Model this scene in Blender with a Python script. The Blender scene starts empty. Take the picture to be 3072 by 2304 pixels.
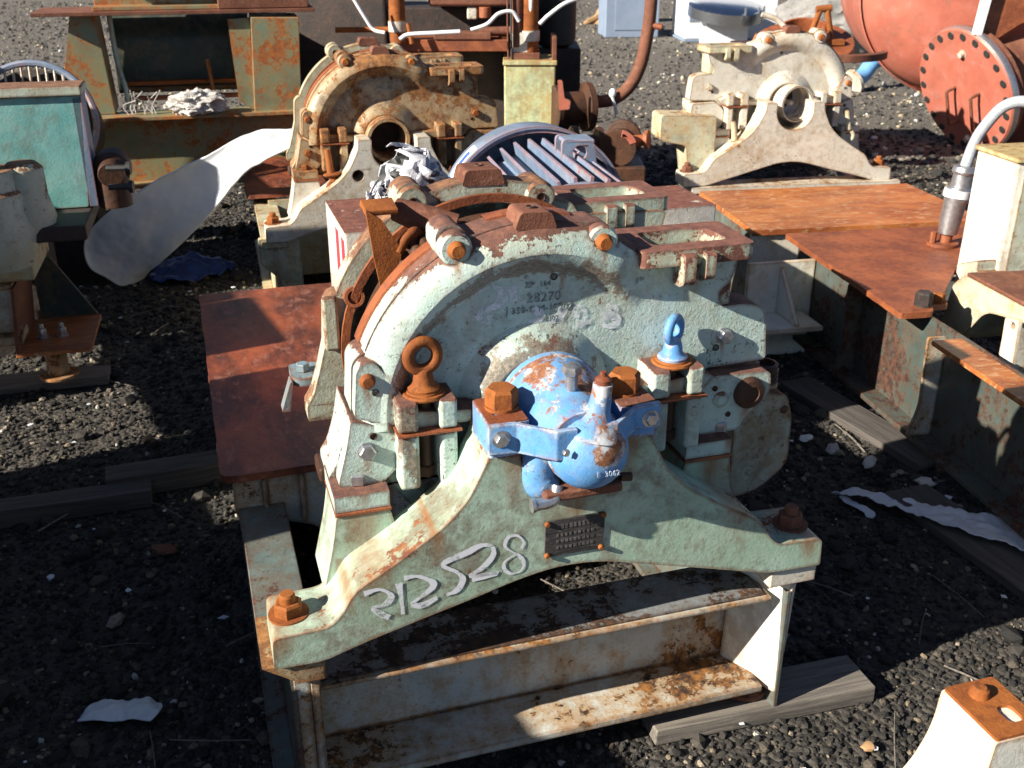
import bpy, bmesh, math, random
import numpy as np
from mathutils import Vector, Matrix
from mathutils.geometry import tessellate_polygon
random.seed(7)
D = bpy.data; SC = bpy.context.scene; COL = SC.collection
PI = math.pi; R = math.radians

# ------------------------------------------------------------------ camera, sky, sun, exposure
cd = D.cameras.new('camera'); cam = D.objects.new('camera', cd); COL.objects.link(cam)
cam.location = (0, 0, 1.7); cam.rotation_euler = (R(90-24), 0, 0)
cd.sensor_width = 36; cd.lens = 36.4; cd.clip_end = 400; cd.clip_start = .05
cd.dof.use_dof = True; cd.dof.focus_distance = 2.2; cd.dof.aperture_fstop = 9
SC.camera = cam
AZ, EL = R(29), R(28)          # direction the light travels, measured from +X towards +Y; height of the sun
w = D.worlds.new('World'); SC.world = w; w.use_nodes = True
wn = w.node_tree.nodes; wl = w.node_tree.links
sky = wn.new('ShaderNodeTexSky'); sky.sky_type = 'NISHITA'; sky.sun_disc = False
sky.air_density = .6; sky.dust_density = .4; sky.sun_elevation = EL; sky.sun_rotation = math.atan2(-math.cos(AZ), -math.sin(AZ))
wl.new(sky.outputs[0], wn['Background'].inputs[0]); wn['Background'].inputs[1].default_value = .05
sd = D.lights.new('sun', 'SUN'); sd.energy = 5; sd.angle = R(.5); sd.color = (1, .93, .80)
sun = D.objects.new('sun', sd); COL.objects.link(sun)
sun.rotation_euler = Vector((math.cos(AZ)*math.cos(EL), math.sin(AZ)*math.cos(EL), -math.sin(EL))).to_track_quat('-Z', 'Y').to_euler()
sun.location = (-6, -3, 8)
SC.view_settings.view_transform = 'Standard'; SC.view_settings.look = 'None'
SC.view_settings.exposure = 1.2; SC.view_settings.gamma = 1

# ------------------------------------------------------------------ materials
class NT:
    def __init__(s, name):
        s.m = D.materials.new(name); s.m.use_nodes = True; s.t = s.m.node_tree
        s.b = s.t.nodes['Principled BSDF']; s.tc = s.t.nodes.new('ShaderNodeTexCoord')
    def n(s, ty, **k):
        x = s.t.nodes.new('ShaderNode'+ty)
        for a, v in k.items(): setattr(x, a, v)
        return x
    def L(s, a, b): s.t.links.new(a, b)
    def val(s, sock, v):
        if isinstance(v, (int, float)): sock.default_value = v
        elif isinstance(v, tuple): sock.default_value = v if len(v) != 3 or sock.type == 'VECTOR' else v+(1,)
        else: s.L(v, sock)
    def math(s, op, a, b=0., c=0., clamp=False):
        x = s.n('Math', operation=op); x.use_clamp = clamp
        for i, v in enumerate((a, b, c)): s.val(x.inputs[i], v)
        return x.outputs[0]
    def noise(s, scale, det=4, rough=.6, vec=None, dist=0.):
        x = s.n('TexNoise'); x.inputs['Scale'].default_value = scale; x.inputs['Detail'].default_value = det
        x.inputs['Roughness'].default_value = rough; x.inputs['Distortion'].default_value = dist
        s.L(vec or s.tc.outputs['Object'], x.inputs['Vector']); return x.outputs[0]
    def mapped(s, sc, rot=(0, 0, 0)):
        x = s.n('Mapping'); x.inputs['Scale'].default_value = sc; x.inputs['Rotation'].default_value = rot
        s.L(s.tc.outputs['Object'], x.inputs['Vector']); return x.outputs[0]
    def ramp(s, v, a, b):
        x = s.n('MapRange', interpolation_type='SMOOTHSTEP'); x.inputs[1].default_value = a; x.inputs[2].default_value = b
        s.L(v, x.inputs[0]); return x.outputs[0]
    def mix(s, f, a, b, mode='MIX'):
        x = s.n('Mix', data_type='RGBA', blend_type=mode)
        s.val(x.inputs[0], f); s.val(x.inputs[6], a); s.val(x.inputs[7], b); return x.outputs[2]
    def bump(s, h, st, dist=.01, nrm=None):
        x = s.n('Bump'); x.inputs['Strength'].default_value = st; x.inputs['Distance'].default_value = dist
        s.L(h, x.inputs['Height'])
        if nrm: s.L(nrm, x.inputs['Normal'])
        return x.outputs[0]

def paint(name, c1, c2, rust=.0, top=.0, edge=.6, r1=(.10, .035, .017), r2=(.24, .085, .028), rough=.45, sc=1., stain=.35,
          stainc=(.42, .30, .16), speck=.5, bump=.35, chalk=0., metal=0., bare=None, streak=.3, orad=.014, dirt=.35, dirtc=(.13, .095, .065), ring=None, zrust=None, spots=(), drips=()):
    """old paint over cast iron or steel: patches of rust, chipped edges, rust bleeding, fine pits"""
    t = NT(name); g = t.n('NewGeometry')
    big = t.noise(5*sc, 6, .65, dist=.3); mid = t.noise(27*sc, 6, .7); fine = t.noise(130*sc, 4, .7)
    sv = t.mapped((34*sc, 34*sc, 3.2*sc)); strk = t.noise(1, 5, .65, sv)
    bv = t.n('Bevel', samples=4); bv.inputs['Radius'].default_value = orad
    dt = t.n('VectorMath', operation='DOT_PRODUCT'); t.L(bv.outputs[0], dt.inputs[0]); t.L(g.outputs['Normal'], dt.inputs[1])
    ed = t.math('MULTIPLY', t.math('SUBTRACT', 1., dt.outputs['Value'], clamp=True), 4., clamp=True)
    sx = t.n('SeparateXYZ'); t.L(g.outputs['Normal'], sx.inputs[0])
    nz = t.math('POWER', t.math('MAXIMUM', sx.outputs[2], 0.), 2.)
    v = t.math('ADD', t.math('MULTIPLY', big, .75), t.math('MULTIPLY', mid, .55))
    v = t.math('ADD', v, t.math('MULTIPLY', fine, .22))
    v = t.math('MULTIPLY_ADD', ed, edge*.42, v); v = t.math('MULTIPLY_ADD', nz, top*.5, v)
    v = t.math('ADD', v, rust*.5)
    if zrust:
        sz = t.n('SeparateXYZ'); t.L(t.tc.outputs['Object'], sz.inputs[0]); v = t.math('ADD', v, t.math('MULTIPLY', t.ramp(sz.outputs[2], *zrust), .30))
    for cx_, cy_, cz_, r_, k_ in spots:                  # one big scaled-off patch
        vd = t.n('VectorMath', operation='DISTANCE'); t.L(t.tc.outputs['Object'], vd.inputs[0]); vd.inputs[1].default_value = (cx_, cy_, cz_)
        v = t.math('ADD', v, t.math('MULTIPLY', t.ramp(vd.outputs['Value'], r_, r_*.45), k_))
    m = t.ramp(v, .905, .935); halo = t.ramp(t.math('MULTIPLY_ADD', strk, streak, v), .82, 1.10)
    pt = t.mix(t.ramp(t.noise(9*sc, 5, .6), .35, .65), c1, c2)
    if chalk:
        pt = t.mix(t.math('MULTIPLY', t.ramp(t.noise(13*sc, 7, .75), .50, .72), chalk), pt, (.55, .57, .58))
    pt = t.mix(t.math('MULTIPLY', t.ramp(fine, .60, .70), speck), pt, (.06, .045, .035))
    pt = t.mix(t.math('MULTIPLY', halo, stain), pt, stainc)
    dn_ = t.noise(3.4*sc, 7, .72, dist=.5)
    pt = t.mix(t.math('MULTIPLY', t.ramp(t.math('MULTIPLY_ADD', mid, .35, dn_), .66, .80), dirt), pt, dirtc)
    cl = t.math('MULTIPLY', t.ramp(t.noise(70*sc, 3, .8), .56, .63), t.ramp(t.noise(6*sc, 5, .7), .48, .62))
    pt = t.mix(t.math('MULTIPLY', cl, min(1., speck*1.3)), pt, (.05, .042, .036))
    if ring:                                             # worn band round the shaft, where the paint went first
        so = t.n('SeparateXYZ'); t.L(t.tc.outputs['Object'], so.inputs[0])
        rr_ = t.math('SQRT', t.math('ADD', t.math('POWER', so.outputs[0], 2.), t.math('POWER', t.math('SUBTRACT', so.outputs[2], .83), 2.)))
        for r0, wd, k in ring:
            bd = t.math('SUBTRACT', 1., t.math('DIVIDE', t.math('ABSOLUTE', t.math('SUBTRACT', rr_, r0)), wd), clamp=True)
            bd = t.math('MULTIPLY', bd, t.ramp(so.outputs[0], .25, .12))
            bd = t.math('MULTIPLY', t.ramp(bd, 0., .35), t.ramp(t.math('ADD', bd, t.math('MULTIPLY_ADD', mid, 2.2, t.math('MULTIPLY_ADD', fine, 1.0, t.math('MULTIPLY_ADD', big, 1.1, -2.2)))), .38, .62))
            pt = t.mix(t.math('MULTIPLY', bd, k), pt, t.mix(t.ramp(fine, .3, .7), (.08, .060, .045), (.30, .235, .17)))
    if drips:                                            # rust runs that start at a bolt or a joint and go down
        so = t.n('SeparateXYZ'); t.L(t.tc.outputs['Object'], so.inputs[0])
        wob = t.math('MULTIPLY_ADD', t.noise(30, 3), .02, -.01)
        for u, w0, ln, wd in drips:
            dx = t.math('DIVIDE', t.math('ABSOLUTE', t.math('ADD', t.math('SUBTRACT', so.outputs[0], u), wob)), wd)
            dz = t.math('DIVIDE', t.math('SUBTRACT', w0, so.outputs[2]), ln)
            k = t.math('MULTIPLY', t.ramp(dx, 1., .1), t.math('MULTIPLY', t.ramp(dz, -.04, .03), t.ramp(dz, 1., .1)))
            pt = t.mix(t.math('MULTIPLY', k, t.math('MULTIPLY_ADD', strk, 1.1, .15, clamp=True)), pt, (.24, .095, .028))
    rc = t.mix(t.ramp(t.noise(40*sc, 6, .7), .35, .68), r1, r2)
    rc = t.mix(t.math('MULTIPLY', t.ramp(fine, .55, .72), .6), rc, tuple(x*.4 for x in r1))
    if bare: rc = t.mix(t.ramp(t.noise(17*sc, 5, .7), .45, .6), rc, bare)
    t.L(t.mix(m, pt, rc), t.b.inputs['Base Color'])
    t.L(t.math('MULTIPLY_ADD', m, .85-rough, t.math('MULTIPLY_ADD', mid, .25, rough-.12)), t.b.inputs['Roughness'])
    t.b.inputs['Metallic'].default_value = metal
    h = t.math('MULTIPLY_ADD', m, -.35, t.math('MULTIPLY_ADD', fine, .5, t.math('MULTIPLY', mid, .6)))
    t.L(t.bump(h, bump, .006), t.b.inputs['Normal'])
    return t.m

def rusty(name, a, b, c=(.05, .02, .012), rough=.8, sc=1., bump=.5, streak=0., spec=.3, st=(1, 1, 1)):
    t = NT(name); vec = t.mapped(st)
    n1 = t.noise(7*sc, 7, .7, vec); n2 = t.noise(38*sc, 6, .7, vec); n3 = t.noise(190*sc, 3, .7)
    cc = t.mix(t.ramp(n1, .36, .64), a, b); cc = t.mix(t.math('MULTIPLY', t.ramp(n2, .5, .72), .7), cc, c)
    cc = t.mix(t.math('MULTIPLY', t.ramp(n3, .55, .75), .5), cc, tuple(min(1, x*1.8) for x in a))
    t.L(cc, t.b.inputs['Base Color']); t.L(t.math('MULTIPLY_ADD', n2, .3, rough-.15), t.b.inputs['Roughness'])
    t.b.inputs['Specular IOR Level'].default_value = spec
    t.L(t.bump(t.math('ADD', n2, t.math('MULTIPLY', n3, .5)), bump, .006), t.b.inputs['Normal'])
    return t.m

def plain(name, col, col2=None, rough=.5, metal=0., sc=20, bump=.1, spec=.5):
    t = NT(name); n = t.noise(sc, 6, .65); n2 = t.noise(sc*9, 3, .6)
    t.L(t.mix(t.ramp(n, .35, .68), col, col2 or tuple(x*.75 for x in col)), t.b.inputs['Base Color'])
    t.L(t.math('MULTIPLY_ADD', n2, .3, rough-.15), t.b.inputs['Roughness']); t.b.inputs['Metallic'].default_value = metal
    t.b.inputs['Specular IOR Level'].default_value = spec
    t.L(t.bump(t.math('ADD', n, n2), bump, .005), t.b.inputs['Normal']); return t.m

M = {}
M['mint'] = paint('mint paint', (.41, .54, .49), (.49, .61, .56), rust=-.01, top=.78, edge=.75, chalk=.45, r1=(.10, .045, .035), r2=(.20, .085, .055), speck=.85, bump=.55, drips=[(-.338, .91, .06, .012), (-.16, 1.14, .05, .012), (.128, 1.13, .06, .012), (-.232, .885, .11, .02), (.285, .885, .10, .02), (-.366, .705, .05, .02), (.413, .705, .05, .02), (.418, .90, .05, .01), (-.347, .765, .05, .010), (.056, 1.077, .05, .008), (.467, .76, .06, .02), (.34, 1.06, .07, .03)], ring=[(.276, .036, .9), (.110, .055, .9)])
M['tray'] = paint('rust topped mint tray', (.36, .50, .45), (.42, .54, .47), rust=.22, top=1.2, edge=1.2, r1=(.12, .045, .032), r2=(.21, .085, .058), speck=.6, bump=.5, stain=.6)
M['mint_worn'] = paint('worn mint paint', (.46, .50, .40), (.40, .46, .38), rust=.12, top=.7, edge=.8, r1=(.11, .05, .033), r2=(.27, .13, .06), bump=.45, chalk=.3)
M['green'] = paint('green paint', (.33, .46, .35), (.41, .54, .44), rust=-.03, top=.22, edge=.95, dirt=.55, zrust=(.76, .85), drips=[(-.37, .665, .16, .05), (.38, .665, .15, .05), (-.55, .50, .07, .04), (.56, .50, .07, .03), (-.10, .83, .16, .035), (.125, .83, .14, .03), (.02, .72, .10, .06), (-.032, .578, .03, .006), (.08, .58, .03, .006), (-.25, .67, .08, .02), (-.42, .57, .07, .015)], r1=(.12, .04, .02), r2=(.26, .10, .035), speck=.25, chalk=.28, stain=.6, stainc=(.20, .13, .08), bump=.28)
M['cream'] = paint('cream paint', (.52, .50, .36), (.40, .43, .32), rust=.02, top=.10, edge=.95, r1=(.13, .055, .022), r2=(.34, .17, .07), stain=.75, stainc=(.46, .28, .11), chalk=.3)
M['tan'] = paint('tan stained paint', (.40, .29, .17), (.46, .38, .25), rust=.27, top=.15, edge=.5, dirt=.7, ring=[(.25, .05, .8)], r1=(.13, .05, .018), r2=(.36, .16, .05), stain=.8, stainc=(.30, .18, .08), chalk=.35)
M['bone'] = paint('bone grey paint', (.56, .53, .46), (.62, .58, .50), rust=-.02, top=.22, dirt=.25, edge=.8, r1=(.15, .07, .03), r2=(.36, .19, .08), stain=.6, stainc=(.40, .27, .13), chalk=.4)
M['rail'] = paint('white rail paint', (.50, .51, .47), (.42, .46, .44), rust=.10, top=.10, edge=1.3, r1=(.028, .014, .010), r2=(.30, .125, .028), stain=.75, stainc=(.36, .19, .055), speck=.7, orad=.016)
M['rail_rust_shade'] = paint('rusty shaded flange paint', (.26, .30, .32), (.20, .23, .25), rust=.34, edge=.8, r1=(.018, .011, .009), r2=(.10, .045, .02), stain=.6, stainc=(.10, .06, .035), speck=.6)  # dark rust and the shade under the bracket, both put into the colour
M['rail_dark'] = paint('green grey rail paint', (.085, .125, .12), (.14, .18, .17), rust=.16, edge=.6, r1=(.05, .025, .017), r2=(.13, .06, .035), stain=.6, stainc=(.12, .08, .05))
M['beam_shaded'] = paint('shaded teal beam paint', (.045, .078, .076), (.075, .11, .105), rust=.26, edge=.7, r1=(.022, .012, .009), r2=(.11, .045, .025), stain=.6, stainc=(.08, .05, .03))  # teal paint and rust, darkened to carry the front refiner's cast shadow
M['blue'] = paint('blue paint', (.065, .25, .57), (.11, .32, .62), rust=.05, sc=1.5, top=.14, spots=[(.055, -.185, .855, .060, .26), (.06, -.03, .93, .06, .2), (-.03, .0, .935, .045, .15), (.05, -.12, .94, .03, .2)], edge=.75, r1=(.17, .06, .03), r2=(.33, .14, .06), bare=(.50, .52, .55), stain=.2, stainc=(.4, .42, .46), speck=.4, bump=.35, rough=.5)
M['motor'] = paint('motor blue grey paint', (.13, .19, .29), (.18, .25, .36), rust=-.02, edge=.95, r1=(.25, .05, .03), r2=(.36, .10, .06), stain=.35, stainc=(.45, .4, .36), speck=.2)
M['blue_lug'] = paint('dusty blue paint', (.13, .24, .31), (.17, .28, .35), rust=-.02, edge=.8)
M['vessel'] = paint('brown stained vessel paint', (.27, .23, .16), (.33, .40, .37), rust=.10, edge=.6, top=.3, dirt=.85, dirtc=(.19, .14, .085))
M['teal'] = paint('teal paint', (.12, .35, .34), (.20, .42, .40), rust=-.12, edge=.7, stain=.2, chalk=.25, speck=.1)
M['olive'] = paint('olive painted steel', (.18, .24, .15), (.15, .22, .16), rust=.24, edge=.6, r1=(.24, .07, .02), r2=(.40, .14, .03), stain=.6, stainc=(.33, .16, .04), speck=.2)
M['darkgreen'] = paint('dark green paint', (.022, .042, .036), (.03, .055, .045), rust=-.05, edge=.5, stain=.2)
M['coral'] = paint('coral primer', (.45, .14, .095), (.37, .105, .07), rust=-.08, edge=.5, r1=(.15, .06, .04), r2=(.30, .12, .08), stain=.3, stainc=(.45, .14, .08), chalk=.15, speck=.15, sc=.5)
M['palegreen'] = paint('pale green box paint', (.50, .56, .33), (.45, .52, .33), rust=-.14, edge=.9, top=.3, r1=(.20, .08, .03), r2=(.42, .20, .07), stain=.8, stainc=(.42, .27, .08), streak=.5)
M['white_paint'] = paint('white paint', (.74, .71, .62), (.68, .67, .60), rust=-.10, edge=1.25, top=.1, orad=.02, r1=(.22, .09, .03), r2=(.45, .23, .08), stain=.5, stainc=(.6, .40, .16), speck=.1)
M['guard'] = paint('white guard paint', (.66, .62, .56), (.6, .56, .5), rust=-.15, top=.75, edge=.8, r1=(.12, .04, .028), r2=(.22, .08, .05), stain=.5)
M['red_stripe'] = plain('red stripe paint', (.60, .05, .07), (.5, .04, .06))
M['plate'] = rusty('red rust plate', (.27, .066, .024), (.065, .019, .012), (.32, .14, .10), rough=.5, sc=.8, bump=.25, spec=.5, st=(1, .5, 1))
M['plate_orange'] = rusty('orange rust plate', (.42, .14, .038), (.24, .066, .02), (.62, .44, .26), rough=.45, bump=.3, sc=.9, st=(.55, 1.5, 1), spec=.5)
M['rust_orange'] = rusty('orange rust', (.30, .095, .020), (.19, .055, .014), (.09, .028, .011), bump=.4)
M['rust_brown'] = rusty('brown rust', (.19, .075, .045), (.12, .045, .028), (.26, .13, .08))
M['rust_red'] = rusty('red brown rust', (.30, .09, .032), (.16, .045, .02), (.085, .028, .016), rough=.5, spec=.5)
M['rust_dark'] = rusty('dark oily rust', (.045, .022, .015), (.09, .04, .022), (.02, .012, .01), rough=.5)
M['steel'] = plain('dull zinc steel', (.52, .52, .54), (.38, .38, .40), rough=.38, metal=.85, sc=60)
M['silver'] = plain('polished steel', (.62, .66, .72), (.55, .6, .68), rough=.22, metal=1., sc=6, bump=.03)
M['nameplate'] = rusty('black nameplate', (.030, .028, .028), (.055, .05, .048), (.16, .15, .15), rough=.45, sc=2.2, st=(.5, 1, 2.2))
def chalk(name, c, lo, hi):
    t = NT(name); n = t.noise(75, 5, .8); n2 = t.noise(11, 4, .6)
    t.b.inputs['Base Color'].default_value = c+(1,); t.b.inputs['Roughness'].default_value = .95
    t.L(t.ramp(t.math('MULTIPLY_ADD', n2, .5, n), lo, hi), t.b.inputs['Alpha']); return t.m
M['chalk'] = chalk('chalk', (.66, .67, .72), .50, .78); M['chalk_faint'] = chalk('faint chalk', (.74, .76, .80), .50, .95)
M['grime'] = plain('grimy cast letters', (.10, .11, .10), (.40, .46, .43), rough=.8, sc=160)
M['plate_mark'] = rusty('worn plate marks', (.06, .055, .053), (.11, .10, .10), (.2, .19, .2), sc=3)
M['black'] = plain('black rubber', (.02, .02, .02), (.03, .03, .03), rough=.6)
M['darksteel'] = rusty('blackened steel', (.03, .025, .024), (.05, .035, .03), (.09, .045, .03), rough=.6)
M['grey_cable'] = plain('grey braided conduit', (.42, .44, .47), (.34, .36, .4), rough=.4, sc=120, bump=.5)
M['plastic_white'] = plain('white sheet plastic', (.68, .70, .73), (.58, .61, .66), rough=.6, sc=5, bump=.2)
M['white'] = plain('white tubing', (.75, .75, .76), (.66, .67, .7), rough=.45, sc=12)
M['tarp'] = plain('blue tarp', (.008, .028, .13), (.012, .04, .17), rough=.5, sc=9, bump=.4)
M['greybox'] = plain('blue grey box', (.20, .25, .34), (.17, .22, .30), rough=.6, sc=4)
M['pipe_blue'] = plain('light blue pipe', (.16, .36, .66), (.14, .32, .6), rough=.4)
M['lump'] = plain('chalky white lump', (.58, .55, .52), (.44, .41, .38), rough=.9, sc=14, bump=.9)
M['label_blue'] = plain('blue sticker print', (.05, .12, .45), (.06, .14, .5), rough=.4)
M['silver_cloth'] = plain('silver tape cloth', (.58, .58, .62), (.36, .36, .41), rough=.45, metal=.25, sc=26, bump=.6)
M['rock'] = plain('grey rock', (.26, .25, .24), (.16, .155, .15), rough=.9, sc=5, bump=.8)
M['tan_wood'] = plain('stump wood', (.36, .22, .11), (.20, .12, .06), rough=.8, sc=8)
def wood(name, a, b):
    t = NT(name); v = t.mapped((3, 60, 60)); n = t.noise(1, 7, .7, v, .8); n2 = t.noise(30, 4)
    t.L(t.mix(t.ramp(n, .32, .66), a, b), t.b.inputs['Base Color']); t.b.inputs['Roughness'].default_value = .85
    t.L(t.bump(t.math('ADD', n, t.math('MULTIPLY', n2, .3)), .7, .005), t.b.inputs['Normal']); return t.m
M['wood'] = wood('weathered grey board', (.22, .19, .16), (.09, .08, .072))
M['wood_dark'] = wood('dark board', (.11, .095, .085), (.05, .043, .04))  # same grain as the grey board, in darker tones
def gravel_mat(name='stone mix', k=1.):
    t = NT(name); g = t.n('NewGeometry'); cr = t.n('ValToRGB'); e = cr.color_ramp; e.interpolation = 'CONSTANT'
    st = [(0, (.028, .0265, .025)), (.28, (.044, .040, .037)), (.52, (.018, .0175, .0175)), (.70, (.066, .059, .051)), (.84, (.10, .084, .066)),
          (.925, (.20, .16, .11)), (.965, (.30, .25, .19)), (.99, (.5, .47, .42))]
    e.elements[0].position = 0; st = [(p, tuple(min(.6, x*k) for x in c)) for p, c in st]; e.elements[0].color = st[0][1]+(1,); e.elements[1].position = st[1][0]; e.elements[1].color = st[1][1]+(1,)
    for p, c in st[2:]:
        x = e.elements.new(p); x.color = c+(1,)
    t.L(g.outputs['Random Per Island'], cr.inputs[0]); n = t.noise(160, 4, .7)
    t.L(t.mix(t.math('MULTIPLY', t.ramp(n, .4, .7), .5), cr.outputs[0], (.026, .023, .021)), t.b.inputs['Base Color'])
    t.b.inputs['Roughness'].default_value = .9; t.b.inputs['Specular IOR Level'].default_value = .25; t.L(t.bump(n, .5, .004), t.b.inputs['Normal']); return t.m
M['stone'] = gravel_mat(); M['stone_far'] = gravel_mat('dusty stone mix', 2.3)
def ground_mat():
    t = NT('dark gravel bed'); vo = t.n('TexVoronoi'); vo.inputs['Scale'].default_value = 55; t.L(t.tc.outputs['Object'], vo.inputs['Vector'])
    n = t.noise(1.1, 5, .6); n2 = t.noise(45, 5, .75); n3 = t.noise(.35, 3, .5)
    c = t.mix(t.ramp(vo.outputs['Color'], .2, .8), (.028, .025, .023), (.085, .075, .064))
    c = t.mix(t.math('MULTIPLY', t.ramp(n, .4, .65), .55), c, (.055, .046, .036)); c = t.mix(t.math('MULTIPLY', t.ramp(n2, .62, .72), .6), c, (.16, .135, .10))
    t.L(c, t.b.inputs['Base Color']); t.b.inputs['Roughness'].default_value = .9
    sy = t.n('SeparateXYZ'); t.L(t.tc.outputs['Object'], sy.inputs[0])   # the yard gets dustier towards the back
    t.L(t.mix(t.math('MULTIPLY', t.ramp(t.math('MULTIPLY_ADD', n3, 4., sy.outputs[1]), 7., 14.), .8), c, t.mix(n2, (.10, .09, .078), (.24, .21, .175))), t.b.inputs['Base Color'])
    h = t.math('MULTIPLY_ADD', vo.outputs['Distance'], -1.2, n2)
    t.L(t.bump(h, .9, .02), t.b.inputs['Normal']); return t.m
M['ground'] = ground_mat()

# ------------------------------------------------------------------ mesh helpers (machine space: u = x along the face, v = y into the picture, w = z up)
def fil(pts, r=.01, n=4):
    """round the corners of a closed outline; a point may carry its own radius as third value"""
    out = []; N = len(pts)
    for i in range(N):
        p = Vector(pts[i][:2]); a = Vector(pts[i-1][:2]); b = Vector(pts[(i+1) % N][:2])
        rr = pts[i][2] if len(pts[i]) > 2 else r
        d1, d2 = a-p, b-p
        k = min(rr, d1.length*.45, d2.length*.45)
        if k < 1e-4 or d1.length < 1e-6 or d2.length < 1e-6: out.append((p.x, p.y)); continue
        p1 = p+d1.normalized()*k; p2 = p+d2.normalized()*k
        for j in range(n+1):
            t = j/n; q = p1*(1-t)**2+p*2*t*(1-t)+p2*t*t; out.append((q.x, q.y))
    return out
def rough(pts, amp=.002, step=.03, seed=3):
    rg = random.Random(seed); out = []; N = len(pts)
    for i in range(N):
        a, b = Vector(pts[i][:2]), Vector(pts[(i+1) % N][:2]); n = max(1, int((b-a).length/step))
        for k in range(n): out.append(tuple(a.lerp(b, k/n)+(Vector((rg.uniform(-amp, amp), rg.uniform(-amp, amp))) if k else Vector((0, 0)))))
    return out
def arc(cx, cy, r, a0, a1, n=20, ry=None):
    return [(cx+r*math.cos(R(a0+(a1-a0)*i/n)), cy+(ry or r)*math.sin(R(a0+(a1-a0)*i/n))) for i in range(n+1)]
def circ(cx, cy, r, n=20): return arc(cx, cy, r, 0, 360, n)[:-1]
AX = {'v': lambda p, h: (p[0], h, p[1]), 'w': lambda p, h: (p[0], p[1], h), 'u': lambda p, h: (h, p[0], p[1])}
def prism(bm, out, h0, h1, axis='v', holes=(), taper=1.0):
    f = AX[axis]; loops = [list(out)]+[list(h) for h in holes]
    tri = tessellate_polygon([[Vector((p[0], p[1], 0)) for p in l] for l in loops])
    flat = [p for l in loops for p in l]; cx = sum(p[0] for p in loops[0])/len(loops[0]); cy = sum(p[1] for p in loops[0])/len(loops[0])
    A = [bm.verts.new(f(p, h0)) for p in flat]
    B = [bm.verts.new(f((cx+(p[0]-cx)*taper, cy+(p[1]-cy)*taper), h1)) for p in flat]
    fs = []
    for t in tri:
        for V_ in (A, B):
            try: fs.append(bm.faces.new([V_[i] for i in t]))
            except ValueError: pass
    k = 0
    for l in loops:
        n = len(l)
        for i in range(n):
            j = (i+1) % n
            try: fs.append(bm.faces.new((A[k+i], A[k+j], B[k+j], B[k+i])))
            except ValueError: pass
        k += n
    bmesh.ops.recalc_face_normals(bm, faces=fs); return bm
def box(bm, u0, u1, v0, v1, w0, w1): return prism(bm, [(u0, v0), (u1, v0), (u1, v1), (u0, v1)], w0, w1, 'w')
def basis(d):
    d = Vector(d).normalized(); a = Vector((0, 0, 1)) if abs(d.z) < .9 else Vector((1, 0, 0))
    x = d.cross(a).normalized(); return x, d.cross(x).normalized(), d
def lathe(bm, prof, o, d, n=28, a0=0, a1=360, amp=None):
    """prof: (radius, height along d); closed unless a0/a1 given"""
    x, y, z = basis(d); o = Vector(o); full = abs(a1-a0) > 359.9; rows = []
    for i in range(n if full else n+1):
        a = R(a0+(a1-a0)*i/n); c, s = math.cos(a), math.sin(a)
        rows.append([bm.verts.new(o+(x*c+y*s)*r+z*h) for r, h in prof])
    m = len(rows); fs = []
    for i in range(m if full else m-1):
        A, B = rows[i], rows[(i+1) % m]
        for j in range(len(prof)-1):
            if (A[j].co-B[j].co).length < 1e-6 and (A[j+1].co-B[j+1].co).length < 1e-6: continue
            try: fs.append(bm.faces.new((A[j], A[j+1], B[j+1], B[j])))
            except ValueError: pass
    bmesh.ops.remove_doubles(bm, verts=[v for r in rows for v in r], dist=1e-6)
    fs = [f for f in fs if f.is_valid]; bmesh.ops.recalc_face_normals(bm, faces=fs); return bm
def tube(bm, pts, rad, n=12, caps=True):
    pts = [Vector(p) for p in pts]; N = len(pts); rad = rad if isinstance(rad, (list, tuple)) else [rad]*N
    t = [(pts[min(i+1, N-1)]-pts[max(i-1, 0)]).normalized() for i in range(N)]
    x = basis(t[0])[0]; rows = []
    for i in range(N):
        x = (x-t[i]*x.dot(t[i])).normalized(); y = t[i].cross(x)
        rows.append([bm.verts.new(pts[i]+(x*math.cos(2*PI*k/n)+y*math.sin(2*PI*k/n))*rad[i]) for k in range(n)])
    fs = []
    for i in range(N-1):
        for k in range(n): fs.append(bm.faces.new((rows[i][k], rows[i][(k+1) % n], rows[i+1][(k+1) % n], rows[i+1][k])))
    if caps: fs += [bm.faces.new(rows[0]), bm.faces.new(rows[-1])]
    bmesh.ops.recalc_face_normals(bm, faces=fs); return bm
def smooth_path(pts, n=6):
    P = [Vector(p) for p in pts]; P = [P[0]*2-P[1]]+P+[P[-1]*2-P[-2]]; out = []
    for i in range(1, len(P)-2):
        for j in range(n):
            t = j/n; a, b, c, d = P[i-1:i+3]
            out.append(.5*((2*b)+(c-a)*t+(2*a-5*b+4*c-d)*t*t+(3*b-a-3*c+d)*t**3))
    return out+[P[-2]]
def sphere(bm, c, r, sq=(1, 1, 1), n=24):
    g = bmesh.ops.create_uvsphere(bm, u_segments=n, v_segments=n//2, radius=1)
    for v in g['verts']: v.co = Vector((v.co.x*r*sq[0], v.co.y*r*sq[1], v.co.z*r*sq[2]))+Vector(c)
    return bm
def torus(bm, c, R0, r0, d, n=28, k=12, stretch=1.):
    x, y, z = basis(d); c = Vector(c); rows = []
    for i in range(n):
        a = 2*PI*i/n; e = x*math.cos(a)+y*math.sin(a)
        rows.append([bm.verts.new(c+e*(R0+r0*math.cos(2*PI*j/k))+z*r0*stretch*math.sin(2*PI*j/k)) for j in range(k)])
    fs = [bm.faces.new((rows[i][j], rows[(i+1) % n][j], rows[(i+1) % n][(j+1) % k], rows[i][(j+1) % k])) for i in range(n) for j in range(k)]
    bmesh.ops.recalc_face_normals(bm, faces=fs); return bm
def nb(): return bmesh.new()
MIRROR = [1]
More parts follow.
